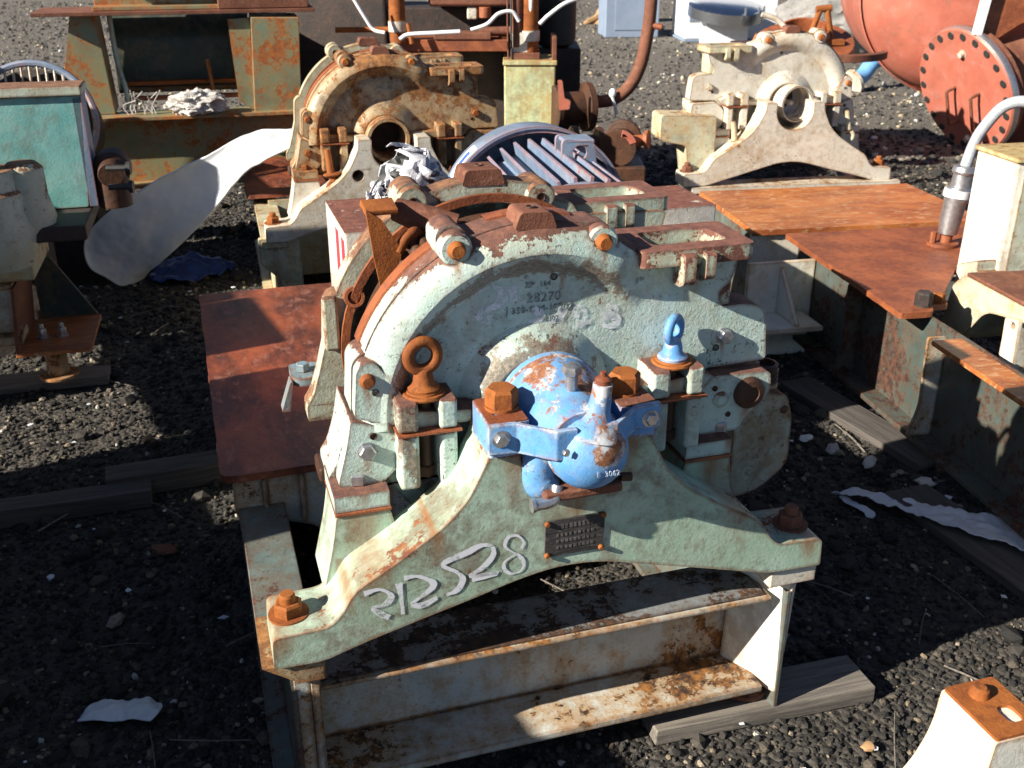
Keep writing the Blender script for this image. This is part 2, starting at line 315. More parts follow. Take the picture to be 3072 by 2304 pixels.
def mesh_of(bm, name, smooth=True):
    if MIRROR[0] < 0:
        for v in bm.verts: v.co.x = -v.co.x
        bmesh.ops.reverse_faces(bm, faces=bm.faces[:])
    if smooth:
        for f in bm.faces: f.smooth = True
    me = D.meshes.new(name); bm.to_mesh(me); bm.free(); return me
def link(name, me, mat, parent=None):
    o = D.objects.new(name, me); COL.objects.link(o)
    if mat and not me.materials: me.materials.append(M[mat] if isinstance(mat, str) else mat)
    if parent: o.parent = parent
    return o
def bev(o, wd, seg=2, ang=32):
    if wd:
        b = o.modifiers.new('edge', 'BEVEL'); b.width = wd; b.segments = seg; b.limit_method = 'ANGLE'; b.angle_limit = R(ang)
        b.harden_normals = True; b.miter_outer = 'MITER_ARC' if False else 'MITER_SHARP'
    return o
def obj(name, bm, mat, parent=None, bevel=.004, seg=2):
    """one mesh object"""
    me = mesh_of(bm, name)
    if not bevel: 
        try: me.set_sharp_from_angle(angle=R(38))
        except Exception: pass
    return bev(link(name, me, mat, parent), bevel, seg)
def tag(o, label, cat, group=None, kind=None):
    if label: o['label'] = label
    if cat: o['category'] = cat
    if group: o['group'] = group
    if kind: o['kind'] = kind
    return o
def thing(name, loc, rz, label, cat, group=None):
    o = D.objects.new(name, None); COL.objects.link(o); o.location = loc; o.rotation_euler = (0, 0, R(rz)); o.empty_display_size = .2
    return tag(o, label, cat, group)
BC = {}
def hexbolt(parent, p, axis, r, h, mat, name='bolt', washer=1.25, rot=0., nut=False, label=None):
    key = (axis, r, h, washer, round(rot, 2), nut, mat, MIRROR[0])
    if key not in BC:
        bm = nb(); d = {'w': (0, 0, 1), '-v': (0, -1, 0), 'u': (-1, 0, 0), '+v': (0, 1, 0)}[axis]
        if washer: lathe(bm, [(0, 0), (r*washer, 0), (r*washer, h*.16), (0, h*.16)], (0, 0, 0), d, 24)
        x, y, z = basis(d); ring = []
        for zz, k in ((h*.1, 1), (h*.86, 1), (h, .84)):
            ring.append([bm.verts.new(z*zz+(x*math.cos(rot+i*PI/3)+y*math.sin(rot+i*PI/3))*r*k) for i in range(6)])
        fs = [bm.faces.new(ring[-1])]
        for a, b in zip(ring, ring[1:]): fs += [bm.faces.new((a[i], a[(i+1) % 6], b[(i+1) % 6], b[i])) for i in range(6)]
        bmesh.ops.recalc_face_normals(bm, faces=fs)
        if nut: lathe(bm, [(r*.55, h*.9), (r*.55, h*1.45), (r*.45, h*1.6), (0, h*1.6)], (0, 0, 0), d, 16)
        me = mesh_of(bm, name); me.set_sharp_from_angle(angle=R(30)); me.materials.append(M[mat]); BC[key] = me
    o = D.objects.new(name, BC[key]); COL.objects.link(o); o.parent = parent
    o.location = (p[0]*MIRROR[0], p[1], p[2])
    if label: o['label'] = label
    return o
def pinhead(parent, p, r, mat, name='plug', d=(0, -1, 0), depth=.4):
    bm = nb(); lathe(bm, [(r*1.15, 0), (r*1.15, r*.15), (r, r*depth*.6), (r*.75, r*depth), (0, r*depth)], p, d, 18)
    return obj(name, bm, mat, parent, 0)
def hole(parent, p, r, name='bolt_hole', d=(0, -1, 0)):
    bm = nb(); lathe(bm, [(r*1.25, 0), (r*1.2, .002), (r, .0025), (r*.92, .0005), (0, .0005)], p, d, 18)
    return obj(name, bm, 'rust_dark', parent, 0)
def ribbon(bm, pts, y, wd, th=.0012):
    """a chalk stroke on a face that looks towards -v"""
    P = smooth_path([(p[0], 0, p[1]) for p in pts], 5); prev = None
    for i, p in enumerate(P):
        t = (P[min(i+1, len(P)-1)]-P[max(i-1, 0)]).normalized(); s = Vector((-t.z, 0, t.x))*wd*.5*(.95+.38*math.sin(i*.37+pts[0][0]*90)+.25*random.random())
        cur = (bm.verts.new((p.x+s.x, y-th, p.z+s.z)), bm.verts.new((p.x-s.x, y-th, p.z-s.z)))
        if prev: bm.faces.new((prev[0], prev[1], cur[1], cur[0]))
        prev = cur
def text(s, p, size, parent, mat, name='cast_lettering', rx=90, rz=0, ex=.002, space=1.05, tilt=0.):
    c = D.curves.new(name, 'FONT'); c.body = s; c.size = size; c.extrude = ex; c.space_character = space; c.resolution_u = 3
    o = D.objects.new(name, c); COL.objects.link(o)
    me = D.meshes.new_from_object(o.evaluated_get(bpy.context.evaluated_depsgraph_get())); D.objects.remove(o)
    me.transform(Matrix.Translation(p) @ Matrix.Rotation(R(rz), 4, 'Z') @ Matrix.Rotation(R(rx), 4, 'X') @ Matrix.Rotation(R(tilt), 4, 'Z'))
    return link(name, me, mat, parent)

# ------------------------------------------------------------------ the ground
bm = nb()
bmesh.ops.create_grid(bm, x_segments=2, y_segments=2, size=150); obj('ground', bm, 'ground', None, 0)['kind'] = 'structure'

def stones(name, n, x0, x1, y0, y1, r0, r1, mat, seed, patch=None):
    """loose gravel as one real-geometry mesh (nobody could count it)"""
    rg = np.random.default_rng(seed); t = (1+5**.5)/2
    V = np.array([(-1, t, 0), (1, t, 0), (-1, -t, 0), (1, -t, 0), (0, -1, t), (0, 1, t), (0, -1, -t), (0, 1, -t), (t, 0, -1), (t, 0, 1), (-t, 0, -1), (-t, 0, 1)])/1.9
    F = np.array([(0,11,5),(0,5,1),(0,1,7),(0,7,10),(0,10,11),(1,5,9),(5,11,4),(11,10,2),(10,7,6),(7,1,8),(3,9,4),(3,4,2),(3,2,6),(3,6,8),(3,8,9),(4,9,5),(2,4,11),(6,2,10),(8,6,7),(9,8,1)])
    a = rg.random((n, 2)); yy = y0+(y1-y0)*a[:, 0]**1.35; hw = (x1-x0)/2*np.clip(.30+.70*yy/y1, 0, 1)
    xx = (x0+x1)/2+(a[:, 1]*2-1)*hw
    sz = (r0+(r1-r0)*rg.random(n)**2.6)*np.clip(.75+.12*yy, .8, 1.8)
    ax = rg.uniform(.6, 1.25, (n, 3)); ax[:, 2] *= .75
    P = V[None]*rg.uniform(.78, 1.18, (n, 12, 1))*ax[:, None, :]*sz[:, None, None]
    th = rg.uniform(0, 2*PI, n); c, s = np.cos(th), np.sin(th); tl = rg.uniform(-.5, .5, n)
    X = P[..., 0]*c[:, None]-P[..., 1]*s[:, None]; Y = P[..., 0]*s[:, None]+P[..., 1]*c[:, None]; Z = P[..., 2]+X*tl[:, None]*.4
    P = np.stack([X+xx[:, None], Y+yy[:, None], Z+sz[:, None]*rg.uniform(.05, .55, n)[:, None]], -1)
    me = D.meshes.new(name); nf = n*20
    me.vertices.add(n*12); me.vertices.foreach_set('co', P.reshape(-1).astype(np.float32))
    idx = (F[None]+(np.arange(n)*12)[:, None, None]).reshape(-1).astype(np.int32)
    me.loops.add(nf*3); me.loops.foreach_set('vertex_index', idx)
    me.polygons.add(nf); me.polygons.foreach_set('loop_start', np.arange(0, nf*3, 3, dtype=np.int32))
    me.update(calc_edges=True); me.polygons.foreach_set('use_smooth', np.zeros(nf, dtype=bool))
    o = link(name, me, mat); o['kind'] = 'stuff'; return o
tag(stones('gravel', 88000, -3.6, 3.6, 1.0, 8.0, .0036, .0125, 'stone', 3), 'dark loose gravel covering the yard between the machines', 'gravel')
tag(stones('coarse_stones', 1500, -3.6, 3.6, 1.2, 8.5, .012, .032, 'stone', 8), 'coarser stones scattered over the gravel', 'stones')
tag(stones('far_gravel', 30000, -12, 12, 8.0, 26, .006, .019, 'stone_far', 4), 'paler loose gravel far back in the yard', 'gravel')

# ------------------------------------------------------------------ the disc refiners (a cast casing on a forked bracket)
CU, CW = 0., .83                                            # shaft centre
UP = [(-.368, .846, .004), (-.361, .945, .02), (-.346, .962, .02), (-.322, .966, .01)]+arc(CU, CW, .362, 158, 121, 12)+\
     [(-.192, 1.150, .01), (-.192, 1.182, .02), (-.172, 1.196, .02), (-.150, 1.196, .02), (-.128, 1.172, .015)]+arc(CU, CW, .362, 107, 76, 10)+\
     [(.106, 1.180, .015), (.132, 1.180, .02), (.152, 1.164, .02), (.157, 1.140, .01), (.205, 1.126, .006), (.222, 1.098, .006),
      (.44, 1.09, .01), (.425, 1.03, .02), (.397, 1.012, .03), (.404, .977, .02), (.464, .979, .02), (.512, .965, .03), (.524, .846, .012), (.385, .843, .01),
      (.352, .815, .01), (.20, .815, .01), (.115, .822, .004)]+arc(CU, CW, .092, -4, 184, 16)+[(-.115, .822, .004), (-.225, .816, .01), (-.29, .820, .01)]
LO = [(-.374, .843, .003), (-.386, .78, .02), (-.402, .73, .02), (-.418, .706, .006), (-.418, .670, .004), (-.314, .670, .006), (-.296, .70, .02)]+arc(CU, CW, .335, 203, 337, 20)+\
     [(.33, .70, .02), (.35, .672, .006), (.452, .672, .006), (.456, .706, .006), (.47, .74, .02), (.518, .79, .03), (.516, .84, .006), (.385, .838, .006), (.35, .81, .006), (.115, .816, .004)]+\
     arc(CU, CW, .092, -8, -172, 14)+[(-.115, .816, .004), (-.225, .811, .01), (-.29, .815, .01)]
FULL = UP[:36+0]
def half_outline():
    i = next(k for k, p in enumerate(UP) if abs(p[0]-.524) < 1e-6)
    j = next(k for k, p in enumerate(LO) if abs(p[0]-.518) < 1e-6)
    return UP[:i+1]+[(.518, .79, .03)]+list(reversed(LO[1:j]))
def rim_mesh(bm, a0, a1, amp=1., prof=None):
    prof = prof or [(.3615, .15), (.3605, .124), (.350, .100), (.330, .086), (.306, .082), (.286, .091), (.270, .108), (.258, .119), (.25, .124)]
    n = 56; rows = []
    for i in range(n+1):
        a = a0+(a1-a0)*i/n; f = min(1, max(0, (a-36)/26)); f = f*f*(3-2*f)*amp
        rows.append([bm.verts.new((CU+r*math.cos(R(a)), .1205+(v-.1205)*(f if v < .1205 else 1), CW+r*math.sin(R(a)))) for r, v in prof])
    fs = [bm.faces.new((rows[i][j], rows[i][j+1], rows[i+1][j+1], rows[i+1][j])) for i in range(n) for j in range(len(prof)-1)]
    bmesh.ops.recalc_face_normals(bm, faces=fs)
def outlet_box(root, K, dv):
    """square flanged outlet on top of a casing half"""
    bm = nb(); O = fil([(.206, .084), (.452, .084), (.458, .256), (.214, .262)], .016); Hh = fil([(.246, .126), (.414, .124), (.404, .216), (.250, .222)], .022)
    prism(bm, [(a, b+dv) for a, b in O], 1.086, 1.12, 'w', [[(a, b+dv) for a, b in Hh]])
    o = obj('outlet_flange', bm, K['boxtop'], root, .005)
    bm = nb(); O2 = fil([(.226, .1235), (.432, .1235), (.436, .236), (.232, .240)], .016)
    prism(bm, [(a, b+dv) for a, b in O2], .98, 1.086, 'w', [[(a, b+dv) for a, b in Hh]])
    box(bm, .235, .425, .13+dv, .23+dv, .98, 1.012); obj('outlet_duct', bm, K['boxtop'], root, .004)
    bm = nb()
    for u0, u1, wl in ((.290, .314, 1.042), (.336, .357, 1.05)):
        prism(bm, fil([(.064, 1.112), (.064, wl+.012), (.085, wl), (.115, wl), (.115, 1.084), (.09, 1.112)], .008), u0, u1, 'u') if dv == 0 else \
        prism(bm, fil([(.064+dv, 1.112), (.064+dv, wl+.012), (.085+dv, wl), (.115+dv, wl), (.115+dv, 1.084), (.09+dv, 1.112)], .008), u0, u1, 'u')
    obj('outlet_fork', bm, K['boxtop'], root, .006)
def eye_bolt(root, u, v, wc, mat, collar, turn=0., name='eye_bolt', k=1.):
    bm = nb()
    lathe(bm, [(0, 0), (.030, 0), (.031, .006), (.024, .011), (.0205, .016), (.0185, .030), (.015, .042), (0, .048)], (u, v, wc+.007), (0, 0, 1), 22)
    torus(bm, (u, v, wc+.076*(.4+.6*k)), .0285*k, .0115*k, (math.sin(R(turn)), -math.cos(R(turn)), .0), 30, 12)
    e = obj(name, bm, mat, root, 0)
    bm = nb(); lathe(bm, [(0, 0), (.040, 0), (.042, .004), (.040, .008), (.034, .0085), (.033, .012), (0, .012)], (u, v, wc-.004), (0, 0, 1), 26); obj('washer', bm, collar, e, 0)
    bm = nb(); tube(bm, [(u, v, wc), (u, v, wc-.165)], .0125, 12); lathe(bm, [(0, -.004), (.017, 0), (.017, .022), (0, .024)], (u, v, wc-.175), (0, 0, 1), 6); obj('shank', bm, 'rust_dark', e, 0); return e
def refiner(root, K, rear=True, bearing=False):
    # bracket
    c = .012
    half = [(-.580, .432), (-.577, .499, .012), (-.472, .503, .03), (-.446, .527, .02), (-.423, .570, .03), (-.335, .622, .03), (-.246, .680, .03), (-.198, .733, .03), (-.176, .778, .03), (-.159, .812, .02), (-.157, .852, .006)]
    tr = [(-.099, .852, .006)]+arc(0, .812, .102, 186, 270, 8)
    left = half+tr; right = [(-p[0],)+tuple(p[1:]) for p in reversed(left[:-1])]
    bot = [(.580, .432, .008), (.455, .436, .02), (.19, .510, .05), (.06, .546, .05), (-.03, .549, .05), (-.11, .534, .05), (-.19, .511, .05), (-.31, .481, .05), (-.420, .452, .03), (-.487, .430, .02)]
    out = [(p[0]+c,)+tuple(p[1:]) for p in left+right[:-1]]+[(p[0]+c,)+tuple(p[1:]) for p in bot]
    bm = nb(); hs = [circ(-.165+c, .70, .026)] if K.get('bhole') else []
    prism(bm, fil(out, .008), -.073, .068, 'v', hs)
    br = obj('bracket', bm, K['bracket'], root, .017, 4)
    for s in (-1, 1):                                     # shelves that carry the casing feet
        bm = nb(); prism(bm, fil([(s*.455, .49, .01), (s*.428, .60, .03), (s*.418, .662, .006), (s*.314, .662, .006), (s*.30, .60, .03), (s*.25, .50, .01)], .01), .05, .19, 'v')
        obj('shelf', bm, K['bracket'], root, .008)
        bm = nb(); box(bm, s*.421, s*.311, .046, .194, .6625, .6695); obj('gasket', bm, 'rust_red', root, .002)
    # casing, upper and lower half
    bm = nb(); prism(bm, fil(UP, .006), .120, .20, 'v'); rim_mesh(bm, 183, 34, K.get('rim', 1.))
    x = [(.170, .1245), (.150, .116), (.128, .096), (.112, .083), (.100, .079), (.0925, .082), (.0925, .20)]
    rows = []
    for i in range(33):
        a = R(-2+184*i/32); rows.append([bm.verts.new((CU+r*math.cos(a), v, CW+r*math.sin(a))) for r, v in x])
    fs = [bm.faces.new((rows[i][j], rows[i][j+1], rows[i+1][j+1], rows[i+1][j])) for i in range(32) for j in range(len(x)-1)]
    bmesh.ops.recalc_face_normals(bm, faces=fs)
    for cx, cy in ((-.160, 1.156), (.128, 1.146)): lathe(bm, [(0, 0), (.027, 0), (.032, .006), (.033, .075), (0, .08)], (cx, .092, cy), (0, 1, 0), 24)
    prism(bm, fil([(-.366, .848), (-.358, .942, .02), (-.344, .958, .02), (-.322, .957, .03), (-.298, .92, .05), (-.272, .885, .03), (-.268, .83), (-.29, .823)], .008), .084, .14, 'v')
    prism(bm, fil([(-.272, .823), (-.105, .823), (-.100, .846, .01), (-.15, .848), (-.20, .850), (-.275, .86)], .006), .062, .14, 'v')
    prism(bm, fil([(.102, .823), (.345, .823), (.372, .850), (.345, .862), (.28, .853), (.18, .848), (.100, .846)], .006), .062, .14, 'v')
    top = obj('upper_casing', bm, K['case'], root, .006)
    bm = nb(); prism(bm, fil(LO, .006), .13, .26, 'v')
    prism(bm, fil([(-.374, .8415), (-.386, .78, .02), (-.403, .72, .02), (-.405, .704), (-.318, .704), (-.285, .735, .02), (-.272, .815), (-.29, .8165)], .008), .086, .2, 'v')
    prism(bm, fil([(.385, .838), (.346, .80), (.338, .735, .02), (.36, .704), (.452, .704), (.476, .735, .03), (.525, .78, .03), (.518, .832, .01)], .008), .086, .16, 'v')
    for s in (-1, 1): box(bm, s*.420, s*.314, .05, .19, .6705, .704)
    low = obj('lower_casing', bm, K['case2'], root, .006)
    for q0, q1 in ((112, 158), (76, 103)):
        bm = nb(); n_ = 20; rows = []
        for i in range(n_+1):
            a = R(q0+(q1-q0)*i/n_); rows.append([bm.verts.new((CU+r*math.cos(a), v, CW+r*math.sin(a))) for r, v in ((.359, .168), (.3665, .170), (.3665, .206), (.345, .207))])
        fs = [bm.faces.new((A[j], A[j+1], B[j+1], B[j])) for A, B in zip(rows, rows[1:]) for j in range(3)]; bmesh.ops.recalc_face_normals(bm, faces=fs)
        obj('worn_edge', bm, 'rust_red', top, 0)
    for a, b in ((-.294, -.17), (.225, .346)):
        bm = nb(); prism(bm, [(a, .8175), (b, .8175), (b, .8215), (a, .8215)], .036, .14, 'v'); obj('gasket', bm, 'rust_red', root, 0)
    for s, u in ((-1, -.232), (1, .285)):                 # split bolt bosses: four prongs with a slot for the bolt
        for u0, u1 in ((u-.060, u-.020), (u+.020, u+.055)):
            bm = nb(); box(bm, u0, u1, .040, .13, .8225, .884); obj('bolt_prong', bm, K['case'], root, .008, 3)
            bm = nb(); box(bm, u0, u1, .042, .13, .700, .8165); obj('bolt_prong', bm, K['case2'], root, .009, 3)
    outlet_box(root, K, 0)
    bm = nb(); prism(bm, fil([(-.046, 1.180), (-.034, 1.213), (.026, 1.211), (.038, 1.178)], .008), .100, .175, 'v'); obj('top_pad', bm, 'rust_brown', root, .006)
    hole(root, (-.003, .138, 1.2128), .008, d=(0, 0, 1))
    for cx, cy in ((-.160, 1.156), (.128, 1.146)): pinhead(root, (cx, .0925, cy), .0155, 'rust_orange', 'stud', depth=1.)
    pinhead(root, (-.338, .0845, .922), .0135, 'rust_orange', 'stud', depth=.8)
    for p in ((-.324, .0845, .897), (-.333, .086, .806), (.402, .1205, .887), (.039, .1205, 1.078)): hole(root, p, .006)
    hexbolt(root, (-.366, .10, .704), 'w', .022, .024, K['bolt'], washer=0, rot=.3, name='casing_bolt')
    hexbolt(root, (.413, .10, .704), 'w', .022, .024, K['bolt'], washer=0, rot=.1, name='casing_bolt')
    hexbolt(root, (-.382, .235, .692), 'w', .022, .026, K['bolt'], washer=0, rot=.6, name='casing_bolt')
    hexbolt(root, (-.347, .086, .777), '-v', .0165, .016, K['bolt'], washer=1.1, name='cover_bolt')
    hexbolt(root, (.418, .1205, .912), '-v', .0165, .016, K['bolt'], washer=1.1, name='cover_bolt')
    bm = nb(); box(bm, -.43, -.36, .20, .28, .655, .690); obj('rear_foot', bm, 'rust_dark', root, .008)
    for s in (-1, 1): hexbolt(root, (s*.540+c, -.002, .499), 'w', .028, .030, K['nut'] if s < 0 else 'rust_brown', name='anchor_nut', washer=1.38, rot=.4*s+.2, nut=True)
    if rear:
        FO = half_outline(); bm = nb()
        prism(bm, fil(FO, .008), .47, .53, 'v', [circ(CU, CW, .312, 48)]); obj('rear_casing', bm, K['rearcase'], root, .008)
        bm = nb(); prism(bm, circ(CU, CW, .318, 48), .531, .64, 'v'); prism(bm, fil([(-.33, .67), (-.30, .95, .03), (-.22, 1.03, .05), (.25, 1.05, .05), (.45, .98), (.50, .80), (.44, .67)], .01), .5315, .61, 'v')
        obj('rear_wall', bm, K['case2'], root, .01)
        for cx, cy in ((-.160, 1.156), (.128, 1.146)):
            bm = nb(); lathe(bm, [(0, 0), (.030, 0), (.036, .008), (.036, .10), (0, .10)], (cx, .462, cy), (0, 1, 0), 24); obj('flange_boss', bm, K['rearcase'], root, 0); hole(root, (cx, .462, cy), .009)
        bm = nb(); prism(bm, fil([(-.050, 1.180), (-.040, 1.214), (.038, 1.214), (.048, 1.178)], .008), .468, .55, 'v'); obj('top_pad', bm, 'rust_brown', root, .006)
        hole(root, (0, .515, 1.2145), .008, d=(0, 0, 1))
        outlet_box(root, K, .40)
        bm = nb()                                         # runner disc with rings in the open gap
        lathe(bm, [(0, .27), (.10, .27), (.11, .30), (.22, .315), (.235, .29), (.25, .29), (.255, .315), (.285, .318), (.292, .30), (.304, .30), (.306, .335), (.298, .345), (.298, .375), (.306, .385), (.306, .41), (.28, .415), (.12, .42), (.10, .47), (0, .47)], (CU, 0, CW), (0, 1, 0), 64)
        obj('runner_disc', bm, 'rust_dark', root, 0)
        for v in (.24, .445):
            bm = nb(); lathe(bm, [(.318, 0), (.336, 0), (.336, .012), (.318, .012), (.318, 0)], (CU, v, CW), (0, 1, 0), 64); obj('seal_ring', bm, 'rust_red', root, 0)
    return br, top, low

# ---- the green refiner in front
main = thing('disc_refiner', (.079, 1.78, 0), 17.3, 'mint green disc refiner with blue bearing housing, in front on its rusty skid', 'refiner', 'disc refiners in the yard')
K = dict(case='mint', case2='mint', bracket='green', rearcase='mint_worn', boxtop='tray', bolt='steel', nut='rust_orange')
br, top, low = refiner(main, K)
eye_bolt(main, -.232, .085, .884, 'rust_orange', 'rust_orange', 4)
e = eye_bolt(main, .285, .085, .884, 'blue', 'rust_orange', 36, k=.85); e['label'] = 'blue painted eye bolt'
# cast and chalked numbers
for s, p, sz in (('ZP  164', (-.020, .1195, 1.061), .016), ('28270', (-.016, .1195, 1.030), .027), ('J 350-C M-10202', (-.058, .1195, 1.010), .0185), ('T302', (.018, .1195, .990), .014)):
    text(s, p, sz, top, 'grime')
CH1 = [[(-0.393, 0.566), (-0.366, 0.57), (-0.346, 0.558), (-0.344, 0.544), (-0.359, 0.533), (-0.378, 0.532), (-0.368, 0.518), (-0.348, 0.503)], [(-0.327, 0.576), (-0.324, 0.543), (-0.322, 0.505)],
  [(-0.317, 0.585), (-0.291, 0.584), (-0.265, 0.568), (-0.263, 0.554), (-0.284, 0.538), (-0.303, 0.525), (-0.285, 0.517), (-0.255, 0.528)], [(-0.194, 0.618), (-0.242, 0.601), (-0.215, 0.578), (-0.204, 0.559), (-0.216, 0.537), (-0.237, 0.531)],
  [(-0.194, 0.618), (-0.167, 0.628), (-0.146, 0.622), (-0.144, 0.601), (-0.165, 0.578), (-0.19, 0.563), (-0.133, 0.56), (-0.186, 0.557)],
  [(-0.095, 0.597), (-0.12, 0.583), (-0.121, 0.566), (-0.108, 0.553), (-0.089, 0.555), (-0.082, 0.572), (-0.092, 0.591), (-0.104, 0.601), (-0.12, 0.617), (-0.113, 0.636), (-0.095, 0.636), (-0.083, 0.62), (-0.089, 0.601)]]
CH2 = [[(-0.122, 1.063), (-0.1, 1.073), (-0.077, 1.068), (-0.065, 1.053), (-0.077, 1.032), (-0.118, 1.019), (-0.111, 1.011), (-0.087, 1.004)], [(-0.047, 1.068), (-0.041, 1.036)],
  [(-0.004, 1.017), (0.013, 1.004), (0.007, 0.993), (-0.012, 0.993)], [(0.046, 1.011), (0.063, 1.012), (0.049, 0.994), (0.032, 0.988), (0.06, 0.987)], [(0.083, 0.99), (0.091, 1.009), (0.106, 0.999), (0.101, 0.977), (0.083, 0.976), (0.118, 0.978)],
  [(0.16, 1.005), (0.143, 0.998), (0.152, 0.986), (0.173, 0.978), (0.167, 0.964), (0.147, 0.966), (0.144, 0.981), (0.169, 0.995), (0.16, 1.005)]]
for st in CH1:
    bm = nb(); ribbon(bm, st, -.0735, .0095 if st is not CH1[-1] else .0055); obj('chalk_digit', bm, 'chalk', br, 0)
for st in CH2:
    bm = nb(); ribbon(bm, st, .1192, .013); obj('chalk_digit', bm, 'chalk_faint', top, 0)
# nameplate with four screws
bm = nb(); prism(bm, fil([(-.040, .577), (.080, .576), (.083, .658), (-.039, .657)], .004), -.0765, -.072, 'v')
npl = obj('nameplate', bm, 'nameplate', br, .0012)
bm = nb()
for r in range(4): 
    for q in range(9): box(bm, -.018+q*.009+random.uniform(0, .002), -.012+q*.009+random.uniform(-.001, .001), -.0775, -.076, .634-r*.014+ (0 if r else .003), .640-r*.014+(.006 if r == 0 else 0))
obj('raised_lettering', bm, 'plate_mark', npl, 0)
for p in ((-.036, .652), (.079, .653), (.076, .580), (-.036, .581)): pinhead(npl, (p[0], -.0765, p[1]), .0052, 'rust_orange', 'screw', depth=1.2)
# blue bearing housing
bm = nb(); sphere(bm, (.012, .035, .842), .104, (1.0, 1.05, 1.0), 40)
lathe(bm, [(0, -.16), (.060, -.16), (.075, -.12), (.085, -.06), (.09, .02), (.088, .12)], (.012, .035, .842), (0, 1, 0), 40)
lathe(bm, [(.1035, -.012), (.107, -.008), (.107, .008), (.1035, .012)], (.012, .05, .842), (0, 1, 0), 40)
tube(bm, smooth_path([(-.030, -.05, .85), (-.050, -.06, .80), (-.052, -.065, .75), (-.03, -.075, .725)], 5), [.034]*13+[.03, .028, .026], 16)
bh = obj('bearing_housing', bm, 'blue', main, 0)
bm = nb(); sphere(bm, (.028, -.115, .822), .074, (1.0, .9, 1.0), 40)
tube(bm, smooth_path([(.034, -.118, .86), (.040, -.118, .89), (.046, -.118, .915), (.050, -.118, .952)], 6), [.060, .056, .050, .044, .038, .033, .029, .026, .024, .0225, .0215, .0205, .02, .0195, .019, .0185, .018, .018, .018], 22)
lathe(bm, [(.073, -.004), (.0765, 0), (.0765, .006), (.073, .012)], (.028, -.103, .822), (0, 1, 0), 40)
cap = obj('bearing_cap', bm, 'blue', main, 0)
bm = nb(); lathe(bm, [(0, 0), (.0145, 0), (.0150, .012), (.010, .017), (.006, .018), (.006, .026), (0, .027)], (.050, -.118, .949), (0, 0, 1), 16); obj('filler_plug', bm, 'rust_red', cap, 0)
hexbolt(cap, (-.035, -.165, .85), '-v', .006, .006, 'steel', name='cap_screw')
text('F  3062', (.018, -.1835, .800), .014, cap, 'blue', 'cast_mark', rx=78, ex=.0012)
bm = nb(); box(bm, -.055, .10, -.118, .02, .722, .742); obj('bearing_seat', bm, 'rust_brown', main, .006)
bm = nb(); tube(bm, [(.012, -.060, .925), (.012, -.060, .958)], .0125, 14); lathe(bm, [(0, 0), (.017, 0), (.019, .005), (.017, .016), (.010, .020), (0, .020)], (.012, -.060, .952), (0, 0, 1), 6); tube(bm, [(.012, -.060, .90), (.012, -.060, .93)], .010, 10)
obj('grease_fitting', bm, 'steel', bh, 0)
bm = nb(); tube(bm, smooth_path([(-.075, -.115, .722), (-.045, -.112, .722), (-.032, -.108, .73), (-.026, -.10, .748)], 5), .0115, 14); lathe(bm, [(0, 0), (.0135, 0), (.0135, .006), (0, .006)], (-.075, -.115, .722), (-1, 0, 0), 16); obj('oil_elbow', bm, 'steel', bh, 0)
bm = nb(); tube(bm, [(.10, -.10, .745), (.122, -.10, .742)], .009, 10); obj('drain_plug', bm, 'rust_dark', bh, 0)
for s in (-1, 1):                                         # clamp blocks on the two horns, with big bolts and straps
    bm = nb(); prism(bm, fil([(.012+s*.165, -.090), (.012+s*.165, .028), (.012+s*.088, .032), (.012+s*.088, -.086)], .006), .818, .882, 'w')
    o = obj('clamp_block', bm, 'blue', main, .006)
    bm = nb(); prism(bm, fil([(.012+s*.163, -.088), (.012+s*.163, .026), (.012+s*.090, .030), (.012+s*.090, -.084)], .006), .8821, .8845, 'w', [circ(.012+s*.140, -.046, .007, 12)]); obj('rusted_top', bm, 'rust_red' if s < 0 else 'rust_brown', o, 0)
    hexbolt(main, (.012+s*.122, -.022, .884), 'w', .031, .042, 'rust_orange', washer=1.02, rot=.35, name='clamp_bolt')
    x0 = .012+s*.168
    path = [(x0, -.094), (x0-s*.052, -.098), (x0-s*.110, -.150), (x0-s*.150, -.150)]
    bm = nb(); off = [(p[0], p[1]+.013) for p in path]
    prism(bm, path+off[::-1], .826 if s < 0 else .838, .885 if s < 0 else .886, 'w'); obj('strap', bm, 'blue', main, .003)
    hexbolt(main, (.012+s*.145, -.096, .858), '-v', .0125, .012, 'steel', washer=1.35, name='strap_bolt')
# vessel on the right of the casing
bm = nb(); prism(bm, fil([(.50, .715, .02), (.560, .732, .02), (.628, .722, .015), (.648, .66, .02), (.650, .54, .03), (.575, .482, .03), (.50, .47, .03)], .015), .18, .30, 'v')
tube(bm, [(.592, .235, .71), (.592, .235, .742)], .036, 20)
ves = obj('side_vessel', bm, 'vessel', main, .02, 3)
bm = nb(); lathe(bm, [(0, 0), (.036, 0), (.036, .006), (.033, .008), (.036, .012), (.036, .018), (.033, .02), (.036, .024), (.036, .03), (.033, .032), (.034, .042), (.026, .044), (.025, .03), (0, .03)], (.592, .235, .74), (0, 0, 1), 26); obj('threaded_neck', bm, 'rust_dark', ves, 0)
pinhead(ves, (.625, .180, .685), .009, 'rust_dark', 'plug')
bm = nb(); lathe(bm, [(0, .0), (.016, 0), (.018, -.004), (.030, -.002), (.035, .004), (.036, .012)], (.470, .074, .790), (0, 1, 0), 26); obj('flange_plug', bm, 'rust_dark', low, 0)
pinhead(low, (.405, .086, .782), .016, 'mint', 'plug', depth=.5)
for p in ((.389, .0855, .809), (.425, .0855, .745)): hole(low, p, .005)
